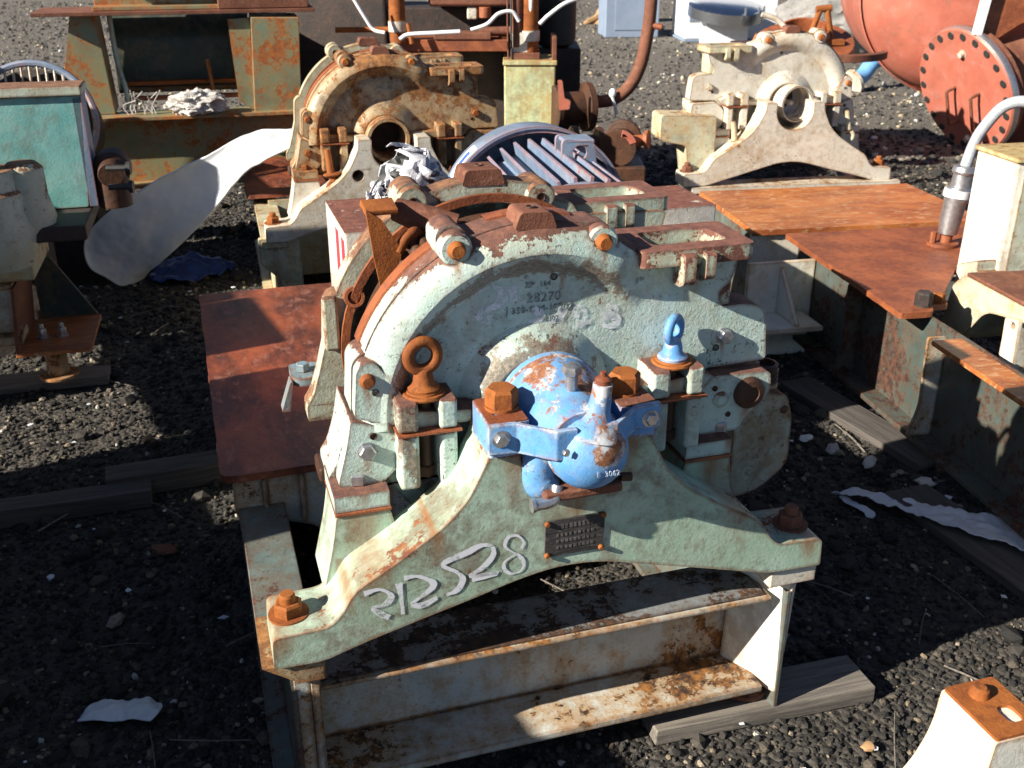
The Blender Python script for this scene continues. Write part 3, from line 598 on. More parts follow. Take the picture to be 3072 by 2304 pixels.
# rusted vane, stub and clutter sticking out of the open gap
bm = nb(); prism(bm, fil([(-.290, 1.192), (-.258, 1.168), (-.222, 1.108), (-.226, 1.075), (-.240, .965), (-.258, .970), (-.278, 1.09)], .006), .290, .300, 'v')
prism(bm, fil([(.295, 1.188), (.36, 1.196), (.375, 1.180), (.298, 1.176)], .004), -.288, -.225, 'u')
tube(bm, smooth_path([(-.228, .298, 1.10), (-.212, .30, 1.125), (-.19, .31, 1.135), (-.18, .33, 1.12)], 4), [.011]*12+[.015], 12)
vane = obj('rusted_vane', bm, 'rust_orange', main, .003)
bm = nb(); tube(bm, [(-.215, .385, 1.165), (-.17, .36, 1.150), (-.10, .335, 1.125)], [.024, .030, .033], 18); obj('shaft_stub', bm, 'rust_brown', main, .003)
bm = nb()
for i in range(9): sphere(bm, (-.20+random.uniform(-.02, .03), .30+random.uniform(-.03, .06), 1.115-i*.016), random.uniform(.014, .026), (1, 1, 1.2), 10)
obj('oily_lump', bm, 'rust_dark', main, 0)
bm = nb(); box(bm, -.185, -.10, .22, .34, 1.06, 1.125); obj('rusted_block', bm, 'rust_dark', main, .01)
bm = nb(); tube(bm, [(-.300, .475, .955), (-.300, .455, .960)], .022, 18); lathe(bm, [(.022, 0), (.022, .02), (.015, .02), (.015, .004), (0, .004)], (-.300, .462, .957), (0, -.95, .3), 18); obj('pipe_socket', bm, 'rust_red', main, 0)
bm = nb(); box(bm, -.370, -.335, .452, .47, .84, .965); obj('flange_lug', bm, 'mint_worn', main, .008)
bm = nb(); tube(bm, [(-.302, .33, .86), (-.302, .33, .90)], [.02, .016], 14); obj('gap_stud', bm, 'rust_orange', main, .002)
bm = nb(); prism(bm, fil([(-.435, .60, .03), (-.435, .70, .01), (-.36, .70), (-.36, .60)], .02), .70, .720, 'w'); prism(bm, fil([(-.440, .715), (-.434, .715), (-.446, .64), (-.466, .64)], .003), .60, .64, 'v'); lug = obj('blue_lug', bm, 'blue_lug', main, .004)
hexbolt(lug, (-.405, .65, .720), 'w', .017, .02, 'blue_lug', washer=0, name='lug_bolt'); 
bm = nb(); tube(bm, [(-.375, .57, .64), (-.375, .57, .70)], .022, 12); lathe(bm, [(0, 0), (.020, 0), (.020, .014), (0, .016)], (-.375, .57, .70), (0, 0, 1), 6); obj('lug_stud', bm, 'rust_brown', main, 0)
# skid under the green refiner
bm = nb(); prism(bm, rough(fil([(-.625, .615), (-.63, 2.02), (.62, 2.02), (.62, .615)], .03)), .462, .482, 'w'); obj('skid_plate', bm, 'plate', main, .004)
bm = nb(); prism(bm, fil([(-.60, .462), (-.60, .36, .02), (-.56, .33, .02), (-.52, .35, .03), (-.49, .33, .03), (-.40, .30, .03), (-.33, .10), (.58, .10), (.58, .462)], .01), .63, .645, 'v')
box(bm, -.53, -.52, .615, .63, .36, .46); box(bm, -.44, -.43, .605, .63, .33, .46); obj('skid_fascia', bm, 'rail', main, .004)
for s in (-1, 1):
    bm = nb(); a = .535
    box(bm, s*a-.006, s*a+.006, -.06, 2.0, .018, .365); box(bm, s*a-.055, s*a+.055, -.055, 2.0, .003, .02); box(bm, s*a-.055, s*a+.055, .075 if s < 0 else .1, 2.0, .362, .382)
    obj('skid_rail', bm, 'rail_dark', main, .003)
bm = nb(); prism(bm, fil([(-.590, -.066), (-.590, .10), (-.474, .10), (-.474, -.066)], .004), .384, .4315, 'w', taper=1.0)
for v in bm.verts:
    if v.co.z < .40 and v.co.x < -.55: v.co.x += .065; 
obj('mounting_pad', bm, 'tan', main, .003)
bm = nb(); box(bm, -.504, -.486, -.060, .095, .004, .384); obj('end_plate', bm, 'rail', main, .003)
bm = nb(); box(bm, -.535, -.505, -.058, -.046, .004, .384); obj('end_flange', bm, 'rail', main, .002)
bm = nb(); box(bm, .478, .590, -.066, .10, .388, .4315); obj('mounting_pad', bm, 'bone', main, .004)
bm = nb(); prism(bm, [(.470, .080), (.540, -.060), (.556, -.052), (.486, .088)], .088, .387, 'w')
for v in bm.verts:
    if v.co.z < .2: v.co.x -= .012
obj('end_plate', bm, 'white_paint', main, .005)
bm = nb()
prism(bm, [(.085, .105), (.085, .337), (.097, .337), (.097, .105)], -.485, .499, 'u')
prism(bm, fil([(-.05, .090), (-.05, .108), (.11, .108), (.11, .090)], .004), -.486, .50, 'u')
cc = obj('cross_channel', bm, 'rail', main, .006, 3)
bm = nb(); prism(bm, fil([(-.045, .3375), (-.045, .348), (.11, .348), (.11, .3375)], .004), -.486, .50, 'u'); obj('channel_flange', bm, 'rail', cc, .004)
bm = nb(); box(bm, -.48, .49, -.034, .108, .3482, .3525); obj('flange_rust_shade', bm, 'rail_rust_shade', cc, .001)  # thin sheet whose colour holds dark rust plus the shade under the bracket
bm = nb(); lathe(bm, [(0, 0), (.052, 0), (.060, .006), (.060, .018), (.046, .026), (.046, .050), (0, .050)], (.495, .025, .046), (0, 0, 1), 28); obj('levelling_foot', bm, 'rust_brown', main, 0)
bm = nb(); box(bm, .16, .20, .615, .63, .1, .46); obj('fascia_rib', bm, 'rail', main, .002)
# board under its right foot
def board(loc, rz, L, W, H, label, mat='wood', tilt=0):
    bm = nb(); box(bm, -L/2, L/2, -W/2, W/2, 0, H)
    for v in bm.verts: v.co += Vector((random.uniform(-.004, .004), random.uniform(-.003, .003), 0))
    o = obj('board', bm, mat, None, .004); o.location = loc; o.rotation_euler = (R(tilt), 0, R(rz)); return tag(o, label, 'board', 'loose boards on the ground')
board((.575, 1.935, .003), 15.5, .56, .125, .043, 'grey weathered board under the round foot of the green refiner')
board((-1.12, 3.00, .004), 20, .40, .10, .075, 'short board end against the left side of the red plate', 'wood_dark')
board((-1.44, 2.80, .004), 17, .60, .085, .06, 'long grey board lying in shade at the left edge', 'wood_dark')
board((-2.12, 3.74, .004), 15, 1.0, .13, .035, 'flat board under the pipe foot of the teal cabinet machine', 'wood')
board((1.28, 3.45, .004), -66, .75, .14, .03, 'brown board lying right of the vessel of the green refiner', 'wood_dark')
board((1.42, 2.52, .004), -70, .85, .16, .03, 'dark plank with a white strip lying across it', 'wood_dark')

# ------------------------------------------------------------------ the two refiners further back
def skid(root, mat, plate, v1=1.6, v0=.62, pw=.62):
    bm = nb(); prism(bm, fil([(-pw, v0), (-pw, v1), (pw, v1), (pw, v0)], .03), .462, .482, 'w'); obj('skid_plate', bm, plate, root, .004)
    for s in (-1, 1):
        bm = nb(); a = .53
        box(bm, s*a-.006, s*a+.006, -.06, v1-.02, .018, .40); box(bm, s*a-.055, s*a+.055, -.055, v1-.02, .003, .02); box(bm, s*a-.055, s*a+.055, -.05, v1-.02, .398, .430); obj('skid_rail', bm, mat, root, .003)
    bm = nb(); box(bm, -.52, .52, .60, .615, .06, .455); box(bm, -.52, .52, -.05, -.03, .05, .16); obj('cross_member', bm, mat, root, .004)
rl = thing('disc_refiner', (-.537, 4.57, 0), 15.5, 'tan stained disc refiner with open bore and hanging eye bolt, behind the blue grey motor', 'refiner', 'disc refiners in the yard')
refiner(rl, dict(case='tan', case2='tan', bracket='bone', rearcase='cream', boxtop='tan', bolt='rust_orange', nut='rust_orange', bhole=True, rim=1.25))
bm = nb(); torus(bm, (-.25, -.005, .635), .030, .012, (.3, -1, .2)); tube(bm, [(-.25, 0, .665), (-.262, .015, .70), (-.268, .03, .80)], [.019, .016, .013], 14); lathe(bm, [(0, 0), (.036, 0), (.042, .006), (.036, .012), (0, .012)], (-.255, .01, .69), (-.1, .1, 1), 22)
obj('eye_bolt', bm, 'rust_orange', rl, 0)
bm = nb(); lathe(bm, [(.080, -.06), (.094, -.06), (.096, -.04), (.096, .12), (.080, .12), (.080, -.06)], (0, .07, .83), (0, 1, 0), 40); obj('bearing_sleeve', bm, 'tan', rl, 0)
bm = nb(); lathe(bm, [(0, 0), (.09, 0)], (0, .21, .83), (0, 1, 0), 30); obj('bore_end', bm, 'rust_dark', rl, 0)
text('28270', (-.02, .1195, 1.03), .026, rl, 'grime'); skid(rl, 'cream', 'plate', 1.5)
bm = nb(); prism(bm, fil([(-.60, .44), (-.60, .33), (-.53, .26), (-.47, .06), (-.42, .06), (-.42, .44)], .01), -.04, .0, 'v'); obj('end_plate', bm, 'cream', rl, .004)
MIRROR[0] = -1
rr = thing('disc_refiner', (1.47, 5.55, 0), 9, 'bone coloured disc refiner beyond the long orange rust plate', 'refiner', 'disc refiners in the yard')
refiner(rr, dict(case='bone', case2='bone', bracket='bone', rearcase='cream', boxtop='cream', bolt='bone', nut='rust_orange', rim=.8), rear=False)
bm = nb(); tube(bm, [(0, .02, .835), (0, .16, .83)], .012, 10); lathe(bm, [(.085, -.09), (.095, -.09), (.095, .1), (.083, .1), (.083, -.09)], (-.02, .10, .83), (.15, 1, 0), 36); obj('bearing_sleeve', bm, 'bone', rr, 0)
bm = nb(); prism(bm, fil([(.40, .78), (.70, .79), (.70, .66), (.56, .63), (.53, .44), (.40, .44)], .02), .02, .20, 'v'); obj('side_foot', bm, 'cream', rr, .012)
for u, z in ((.30, .62), (-.33, .66)):
    bm = nb(); torus(bm, (u, -.0, z), .028, .011, (.4, -1, .1)); tube(bm, [(u, 0, z+.03), (u+.01, .02, z+.13)], [.018, .012], 12); obj('eye_bolt', bm, 'cream', rr, 0)
MIRROR[0] = 1
bm = nb(); prism(bm, rough([(-.53, -.92), (.62, -.92), (.62, -.16), (-.53, -.16)]), .405, .43, 'w'); o = obj('skid_plate', bm, 'plate_orange', rr, .004)
bm = nb(); box(bm, -.53, .60, -.90, -.885, .15, .404); obj('fascia', bm, 'bone', rr, .003)
for u in (-.46, .50):
    bm = nb(); box(bm, u-.05, u+.05, -.88, .3, .02, .40); obj('skid_rail', bm, 'rail_dark', rr, .003)
bm = nb(); box(bm, -.55, .62, -.10, .06, .40, .432); obj('mounting_pad', bm, 'bone', rr, .004)

# ------------------------------------------------------------------ skid at the right with a rust plate and a cream casting
rs = thing('skid_machine', (1.65, 3.9, 0), 10, 'rusty plated skid with a tall cream steel column, at the right edge', 'machine skid')
bm = nb(); prism(bm, rough(fil([(-.43, .43), (.55, .43), (.55, -.145), (.0, -.148), (-.20, -.40), (-.24, -.50), (-.30, -.50), (-.33, -.56), (-.45, -.56)], .012)), .482, .503, 'w'); obj('top_plate', bm, 'rust_red', rs, .004)
bm = nb(); box(bm, -.33, -.318, -1.75, .50, .09, .48); obj('beam_web', bm, 'beam_shaded', rs, .003)
bm = nb(); box(bm, -.40, -.25, -1.75, .50, .07, .09); obj('beam_flange', bm, 'beam_shaded', rs, .003)
bm = nb(); box(bm, -.43, -.32, -1.75, -.73, .455, .472); obj('beam_flange', bm, 'plate_orange', rs, .003)
bm = nb(); prism(bm, fil([(.10, .47), (.10, .10), (-.06, .10), (-.06, .47)], .03), -.58, -.57, 'v'); obj('stiffener', bm, 'rail', rs, .003)
for v in (-.66, -.1):
    bm = nb(); prism(bm, fil([(-.42, .092), (-.39, .20, .03), (-.40, .452), (-.331, .452), (-.331, .092)], .01), v-.006, v+.006, 'v'); obj('stiffener', bm, 'rail' if v < -.5 else 'beam_shaded', rs, .002)
bm = nb(); prism(bm, fil([(.0, -.39), (.0, -.152), (.30, -.152), (.30, -.39)], .012), .40, .955, 'w'); col = obj('column', bm, 'white_paint', rs, .008)
bm = nb(); prism(bm, fil([(-.008, -.398), (-.008, -.142), (.31, -.142), (.31, -.398)], .012), .957, .972, 'w'); obj('column_cap', bm, 'palegreen', col, .005)
bm = nb(); box(bm, .03, .27, -.396, -.3905, .53, .93); obj('column_panel', bm, 'mint_worn', col, .002)
bm = nb(); prism(bm, fil([(-.30, .50), (-.36, .556, .02), (-.95, .556), (-.95, .49), (-.72, .505, .03), (-.51, .47, .05), (-.40, .32, .03), (-.26, .30, .02)], .015), -.10, .16, 'u'); obj('casting', bm, 'cream', rs, .014)
bm = nb(); box(bm, -.108, .17, -.96, -.38, .5575, .572); obj('casting_cover', bm, 'rust_brown', rs, .006)
bm = nb(); prism(bm, fil([(-.31, .505), (-.25, .56, .02), (-.38, .615, .02), (-.38, .573), (-.40, .573), (-.40, .505)], .01), -.07, .10, 'u'); obj('casting_boss', bm, 'mint_worn', rs, .008)
bm = nb(); prism(bm, fil([(-.640, .50), (-.652, .31), (-.725, .33), (-.712, .515)], .012), -.116, -.102, 'u', [circ(-.688, .485, .011, 14)]); obj('lever_bar', bm, 'white_paint', rs, .003)
hexbolt(rs, (-.335, -.50, .503), 'w', .030, .05, 'darksteel', name='plate_bolt', washer=1.0); hexbolt(rs, (-.26, -.47, .503), 'w', .022, .03, 'rust_orange', name='plate_bolt')
G = .16
bm = nb(); tube(bm, [(.145, G, .55), (.147, G, .60), (.155, G, .68), (.16, G, .69), (.165, G, .735), (.168, G, .74), (.17, G, .80)], [.036, .042, .044, .050, .050, .040, .037], 20); lathe(bm, [(0, 0), (.042, 0), (.048, .01), (.042, .03), (.025, .035)], (.17, G, .79), (0.1, 0, 1), 18); gl = obj('cable_gland', bm, 'steel', rs, .003)
bm = nb(); lathe(bm, [(.046, 0), (.054, .0), (.054, .03), (.046, .03)], (.158, G, .70), (.1, 0, 1), 20); obj('gland_collar', bm, 'white', gl, 0)
bm = nb(); tube(bm, [(.14, G, .505), (.145, G, .56)], .024, 12); lathe(bm, [(0, 0), (.062, 0), (.062, .012), (0, .012)], (.13, G, .504), (0, 0, 1), 20); tube(bm, [(.085, G, .51), (.085, G, .56)], .013, 8); obj('gland_base', bm, 'rust_red', rs, 0)
bm = nb(); tube(bm, smooth_path([(.172, G, .82), (.19, G, .90), (.205, G-.02, .97), (.25, G-.06, 1.06), (.32, G-.10, 1.08), (.40, G-.14, 1.03)], 8), .022, 14); obj('flexible_conduit', bm, 'grey_cable', rs, 0)
bm = nb(); sphere(bm, (.20, -.24, 1.015), .045, (1, 1, 1.2), 16); tube(bm, [(.20, -.24, .973), (.20, -.24, 1.0)], .05, 14); obj('conduit_cap', bm, 'silver_cloth', rs, 0)

# ------------------------------------------------------------------ motor, guards, wad of tape behind the green refiner
mo = thing('electric_motor', (.135, 3.74, .64), 12, 'blue grey finned electric motor with red rust on its cooling fins', 'motor')
Rm = .320
bm = nb(); tube(bm, [(0, -.46, 0), (0, .30, 0)], Rm-.055, 36); obj('motor_body', bm, 'motor', mo, .004)
for i in range(24):
    a = R(-28+i*236/23); c_, s_ = math.cos(a), math.sin(a); k = R(0)
    bm = nb(); x = (c_, s_); n_ = (-s_*.006, c_*.006)
    q = [(x[0]*r+sg*n_[0], x[1]*r+sg*n_[1]) for r, sg in ((Rm-.06, -1), (Rm, -1), (Rm, 1), (Rm-.06, 1))]
    prism(bm, q, -.46, .26, 'v'); obj('cooling_fin', bm, 'motor', mo, .002)
bm = nb(); lathe(bm, [(.0, .48), (.18, .47), (Rm+.01, .42), (Rm+.035, .36), (Rm+.035, .20), (Rm+.022, .195), (Rm+.02, .30), (0, .30)], (0, 0, 0), (0, 1, 0), 56); obj('fan_cowl', bm, 'motor', mo, 0)
bm = nb(); lathe(bm, [(Rm+.036, .19), (Rm+.046, .19), (Rm+.046, .215), (Rm+.036, .215)], (0, 0, 0), (0, 1, 0), 56); obj('cowl_rim', bm, 'motor', mo, 0)
bm = nb(); lathe(bm, [(0, -.54), (.12, -.54), (Rm-.04, -.51), (Rm-.015, -.48), (Rm-.015, -.462), (0, -.462)], (0, 0, 0), (0, 1, 0), 48); obj('end_bell', bm, 'motor', mo, 0)
bm = nb(); prism(bm, fil([(.02, Rm-.05), (.02, Rm+.050), (.14, Rm+.038), (.15, Rm-.06)], .02), -.10, -.08, 'v', [circ(.085, Rm+.0, .026, 14)]); obj('lifting_lug', bm, 'motor', mo, .004)
bm = nb(); prism(bm, fil([(.02, Rm-.05), (.02, Rm+.050), (.14, Rm+.038), (.15, Rm-.06)], .02), -.01, .01, 'v', [circ(.085, Rm+.0, .026, 14)]); obj('lifting_lug', bm, 'motor', mo, .004)
bm = nb(); box(bm, .03, .14, -.10, .01, Rm+.030, Rm+.046); obj('lug_bridge', bm, 'motor', mo, .006)
bm = nb(); rows = []
for i in range(7):
    a = R(128+i*4); rows.append([bm.verts.new((math.cos(a)*(Rm+.037), v, math.sin(a)*(Rm+.037))) for v in (.24, .32)])
for a_, b_ in zip(rows, rows[1:]): bm.faces.new((a_[0], a_[1], b_[1], b_[0]))
st = obj('sticker', bm, 'white', mo, 0)
bm = nb(); rows = []
for i in range(4):
    a = R(133+i*4); rows.append([bm.verts.new((math.cos(a)*(Rm+.0385), v, math.sin(a)*(Rm+.0385))) for v in (.265, .30)])
for a_, b_ in zip(rows, rows[1:]): bm.faces.new((a_[0], a_[1], b_[1], b_[0]))
obj('sticker_print', bm, 'label_blue', st, 0)
for s in (-1, 1):
    bm = nb(); box(bm, s*.20-.05, s*.20+.05, -.30, .22, -.40, -.22); obj('motor_foot', bm, 'motor', mo, .01)
bm = nb(); box(bm, -.32, .32, -.42, .5, -.66, -.40); obj('motor_base', bm, 'rail_dark', mo, .006)
# guards
gd = thing('coupling_guard', (0, 0, 0), 0, 'white box guard with red stripes and rusted top, left behind the green refiner', 'guard box')
gd.location = main.matrix_basis @ Vector((-.235, 1.0, .482)); gd.rotation_euler = (0, 0, R(17.3))
bm = nb(); prism(bm, fil([(0, 0), (0, .37), (.36, .37), (.36, 0)], .006), .0, .468, 'w'); obj('guard_shell', bm, 'guard', gd, .008)
for v0 in (.025, .13):
    bm = nb(); prism(bm, [(v0, .02), (v0+.06, .02), (v0+.045, .44), (v0-.005, .44)], -.0015, .001, 'u'); obj('painted_stripe', bm, 'red_stripe', gd, 0)
g2 = thing('coupling_guard', (0, 0, 0), 0, 'cream box guard with rusted top, right behind the outlet flanges', 'guard box')
g2.location = main.matrix_basis @ Vector((.62, 1.15, .482)); g2.rotation_euler = (0, 0, R(17.3))
bm = nb(); prism(bm, fil([(0, 0), (0, .28), (.32, .28), (.32, 0)], .006), .0, .42, 'w'); obj('guard_shell', bm, 'guard', g2, .008)
bm = nb(); box(bm, .03, .29, .03, .25, -.478, -.001); obj('guard_stand', bm, 'rail_dark', g2, .006)
bm = nb(); box(bm, .02, .30, -.004, -.0005, .03, .36); obj('front_panel', bm, 'palegreen', g2, .001)
# frame with shiny plates seen right of the outlet
bk = thing('bracket_plate', (1.13, 4.12, 0), 12, 'bright cream gusset bracket standing left of the rusty plated skid', 'bracket')
bm = nb(); box(bm, -.16, .14, 0, .02, .0, .42); obj('back_plate', bm, 'white_paint', bk, .004)
bm = nb(); box(bm, -.16, .10, -.20, -.001, .18, .20); obj('shelf_plate', bm, 'white_paint', bk, .004)
bm = nb(); prism(bm, [(-.002, .20), (-.19, .20), (-.002, .40)], -.02, .0, 'u'); obj('gusset', bm, 'white_paint', bk, .003)
# wad of torn tape
def wad(name, c, r, n, mat, label, cat, seed, dark='black'):
    rg = random.Random(seed); root = thing(name, c, 0, label, cat)
    bm = nb(); bmesh.ops.create_icosphere(bm, subdivisions=4, radius=r)
    from mathutils import noise
    for v in bm.verts:
        d = v.co.normalized(); v.co += d*r*(.35*noise.noise(d*2.1+Vector((seed, 0, 0)))+.16*noise.noise(d*6)); v.co.z *= .85; v.co.x *= 1.15
    obj('core', bm, dark, root, 0)
    for k in range(n):
        d = Vector((rg.uniform(-1, 1), rg.uniform(-1, .4), rg.uniform(-.2, 1))).normalized(); s = basis(d); t = s[0]*rg.uniform(-1, 1)+s[1]*rg.uniform(-1, 1); t.normalize(); q = d.cross(t)
        bm = nb(); L = r*rg.uniform(.6, 1.5); wv = r*rg.uniform(.10, .34); rows = []
        for i in range(9):
            f = (i/8-.5)*2; p = d*(r*(1.12-.42*f*f)+rg.uniform(-.004, .004))+t*f*L
            rows.append([bm.verts.new(p+q*(wv*g+.02*math.sin(i*1.3+k))+d*rg.uniform(-.016, .012)) for g in (-1, -.3, .4, 1)])
        for a, b in zip(rows, rows[1:]):
            for j in range(3): bm.faces.new((a[j], a[j+1], b[j+1], b[j]))
        o = obj('tape_strip', bm, mat, root, 0); m_ = o.modifiers.new('thick', 'SOLIDIFY'); m_.thickness = .003
    return root
wad('tape_wad', (-.295, 3.02, 1.005), .080, 8, 'silver_cloth', 'torn wad of silver tape lying on the red striped box guard', 'tape', 5)
wad('tape_wad', (-.36, 2.97, .975), .045, 7, 'silver_cloth', 'small scrap of silver tape at the left foot of the bigger torn wad', 'tape', 9)

# ------------------------------------------------------------------ olive frame at the back left
bf = thing('machine_frame', (-1.8, 5.8, 0), 15, 'olive green rust streaked machine frame on an I beam, back left', 'machine frame')
def ibeam(root, name, u0, u1, v0, w0, w1, fl, mat, th=.02):
    bm = nb(); prism(bm, [(v0-fl/2, w0), (v0+fl/2, w0), (v0+fl/2, w0+th), (v0+.006, w0+th), (v0+.006, w1-th), (v0+fl/2, w1-th), (v0+fl/2, w1), (v0-fl/2, w1), (v0-fl/2, w1-th), (v0-.006, w1-th), (v0-.006, w0+th), (v0-fl/2, w0+th)], u0, u1, 'u')
    return obj(name, bm, mat, root, .003)
ibeam(bf, 'lower_beam', -.95, .95, .08, .35, .738, .22, 'olive')
for u in (-.80, .78):
    bm = nb(); box(bm, u-.12, u+.12, 0, .5, 0, .348); obj('support_block', bm, 'rust_dark', bf, .005)
bm = nb(); prism(bm, [(-.650, .74), (-.52, 1.255), (-.395, 1.255), (-.365, .74)], .10, .115, 'v'); prism(bm, [(-.650, .74), (-.635, .74), (-.506, 1.255), (-.52, 1.255)], .116, .36, 'v'); prism(bm, [(-.378, .74), (-.365, .74), (-.395, 1.255), (-.408, 1.255)], .116, .36, 'v'); l1 = obj('frame_leg', bm, 'olive', bf, .003)
bm = nb(); prism(bm, [(.378, .722), (.405, 1.235), (.662, 1.23), (.636, .722)], .02, .34, 'v'); obj('frame_leg', bm, 'olive', bf, .006)
bm = nb(); prism(bm, [(.30, .79), (.282, 1.225), (.402, 1.23), (.376, .74)], .06, .075, 'v'); obj('leg_gusset', bm, 'olive', bf, .003)
bm = nb(); box(bm, -.70, .75, .02, .45, 1.256, 1.275); obj('top_plate', bm, 'rust_brown', bf, .003)
ibeam(bf, 'top_beam', -.40, .25, .22, 1.277, 1.48, .3, 'olive')
bm = nb(); box(bm, .24, .72, .04, .4, 1.277, 1.33); obj('bolted_pad', bm, 'rust_brown', bf, .006)
bm = nb(); prism(bm, fil([(.42, .80), (.42, 1.10), (.50, 1.25), (1.0, 1.25), (1.0, .80)], .04), -.36, .40, 'u'); obj('machine_body', bm, 'darkgreen', bf, .01)
for v, z, m_ in ((.30, .86, 'rust_orange'), (.40, .815, 'olive'), (.24, .785, 'rust_red')):
    bm = nb(); box(bm, -.32, .36, v, v+.05, z, z+.022); obj('tie_bar', bm, m_, bf, .003)
bm = nb(); tube(bm, [(.17, .22, .80), (.15, .24, 1.0)], .010, 8); obj('rod', bm, 'olive', bf, 0)
bm = nb(); tube(bm, smooth_path([(-.30, .2, .745), (-.30, .2, .85), (-.33, .25, 1.0), (-.34, .28, 1.25)], 5), .014, 10); obj('drip_pipe', bm, 'mint', bf, 0)
for i in range(9):
    bm = nb(); x = random.uniform(-.30, -.14); tube(bm, smooth_path([(x, .05, .742), (x+random.uniform(-.03, .03), .06, .79), (x+random.uniform(-.07, .07), .05, .742+random.uniform(.05, .13))], 4), .0025, 5)
    tag(obj('dry_stalk', bm, 'lump', bf, 0), None, None)
def lumpy(bm, r, seed, sq=(1, 1, 1), sub=4, a=.3, b=.15):
    from mathutils import noise
    bmesh.ops.create_icosphere(bm, subdivisions=sub, radius=r)
    for v in bm.verts:
        d = v.co.normalized(); k = 1+a*noise.noise(d*1.8+Vector((seed, 0, 0)))+b*noise.noise(d*5+Vector((0, seed, 0)))+b*.5*noise.noise(d*13)
        v.co = Vector((d.x*sq[0], d.y*sq[1], d.z*sq[2]))*r*k
    return bm
o = obj('pale_lump', lumpy(nb(), .085, 3, (1.9, 1, .75), 5, .3, .25), 'lump', None, 0); o.location = bf.matrix_basis @ Vector((.06, .02, .795)); o.rotation_euler = (0, 0, R(10))
tag(o, 'rough pale lump lying on the I beam of the olive frame', 'rubble')
# grilled fan guard and a grey flat bar at the left
fg = thing('fan_guard', (-2.27, 5.0, .83), 10, 'round grey fan guard with thin ribs, behind the teal cabinet', 'fan guard')
bm = nb(); torus(bm, (0, 0, 0), .28, .016, (0, -1, .35), 48, 8); obj('guard_rim', bm, 'motor', fg, 0)
for i in range(15):
    x = -.26+i*.037; h = math.sqrt(max(.001, .28**2-x*x)); bm = nb(); y_, z_ = h*.33, h*.94
    tube(bm, [(x, -y_*-1, z_), (x+.02, -.03, 0), (x, -y_, -z_)], .006, 6); obj('guard_rib', bm, 'bone', fg, 0)
bm = nb(); lathe(bm, [(0, 0), (.265, .0), (.265, .2), (0, .2)], (0, .06, -.02), (0, 1, -.35), 40); obj('fan_housing', bm, 'darksteel', fg, 0)
bm = nb(); box(bm, -.2, .2, .08, .3, -.83, -.15); obj('fan_pedestal', bm, 'darksteel', fg, .01)
bm = nb(); box(bm, -.20, .20, -.04, .04, 0, .02); o = obj('flat_bar', bm, 'greybox', None, .004); o.location = (-1.99, 4.75, .69); o.rotation_euler = (0, R(32), R(-20)); tag(o, 'short grey flat bar leaning beside the teal cabinet', 'metal bar')

# ------------------------------------------------------------------ teal cabinet machine at the left edge
tm = thing('cabinet_machine', (-1.686, 3.709, -.211), 15, 'teal cabinet on a rusty pump skid in shade, at the left edge', 'machine')
bm = nb(); prism(bm, fil([(-.75, .852), (-.75, 1.205), (.148, 1.205), (.120, .852)], .008), .0, .012, 'v'); cb = obj('cabinet_face', bm, 'teal', tm, .003)
bm = nb(); box(bm, -.76, .156, -.012, .13, 1.207, 1.236); obj('cabinet_lid', bm, 'mint_worn', tm, .006)
bm = nb(); prism(bm, fil([(-.0, .85), (-.0, 1.205), (.12, 1.205), (.12, .85)], .006), .124, .150, 'u')
obj('cabinet_side', bm, 'motor', tm, .004)
bm = nb(); box(bm, -.74, .122, .10, .12, .85, 1.2); obj('cabinet_back', bm, 'teal', tm, .004)
bm = nb(); box(bm, -.80, .13, -.22, .40, .80, .848); obj('cabinet_base', bm, 'darksteel', tm, .006)
bm = nb(); lathe(bm, [(0, -.09), (.04, -.09), (.042, -.04), (.058, -.03), (.06, .02), (.045, .03), (.045, .08), (0, .08)], (.205, .06, .965), (0, 1, .1), 24); tube(bm, [(.20, .05, .95), (.20, .05, .84)], .055, 16); obj('valve_body', bm, 'rust_dark', tm, .003)
for z in (.93, .99):
    bm = nb(); tube(bm, [(.20, -.08, z), (.262, -.09, z)], .010, 8); tube(bm, [(.262, -.09, z), (.275, -.092, z)], .02, 8); obj('valve_stud', bm, 'black', tm, 0)
bm = nb(); lathe(bm, [(0, -.03), (.09, -.03), (.11, .02), (.12, .08), (.10, .14), (.10, .20), (.085, .21), (.085, .27), (0, .27)], (-.13, -.20, .76), (0, 0, 1), 30); obj('pump_casting', bm, 'mint_worn', tm, .003)
bm = nb(); lathe(bm, [(0, 0), (.06, 0), (.075, .05), (.06, .12), (.06, .20), (.04, .22), (0, .22)], (-.03, -.16, .82), (0, 0, 1), 26); obj('pump_neck', bm, 'mint_worn', tm, .003)
bm = nb(); tube(bm, smooth_path([(-.13, -.2, 1.0), (-.15, -.2, 1.09), (-.16, -.22, 1.16), (-.14, -.24, 1.2)], 5), .035, 14); obj('riser_pipe', bm, 'rust_dark', tm, 0)
bm = nb(); box(bm, -.80, -.075, -.05, .30, .632, .700); obj('upper_rail', bm, 'cream', tm, .008)
bm = nb(); box(bm, -.80, -.16, .0, .03, .44, .615); box(bm, -.80, -.155, -.03, .10, .60, .618); box(bm, -.80, -.155, -.03, .10, .405, .438); obj('lower_channel', bm, 'rail', tm, .004)
bm = nb(); prism(bm, [(-.155, .61), (-.145, .61), (-.168, .375), (-.180, .375)], -.05, .30, 'v'); obj('end_plate', bm, 'rust_brown', tm, .003)
bm = nb(); box(bm, -.18, .06, -.05, .30, .366, .380); obj('bottom_flange', bm, 'plate_orange', tm, .003)
bm = nb(); prism(bm, [(-.145, .38), (-.145, .61), (-.08, .61), (.05, .38)], .30, .31, 'v'); obj('back_gusset', bm, 'darkgreen', tm, .003)
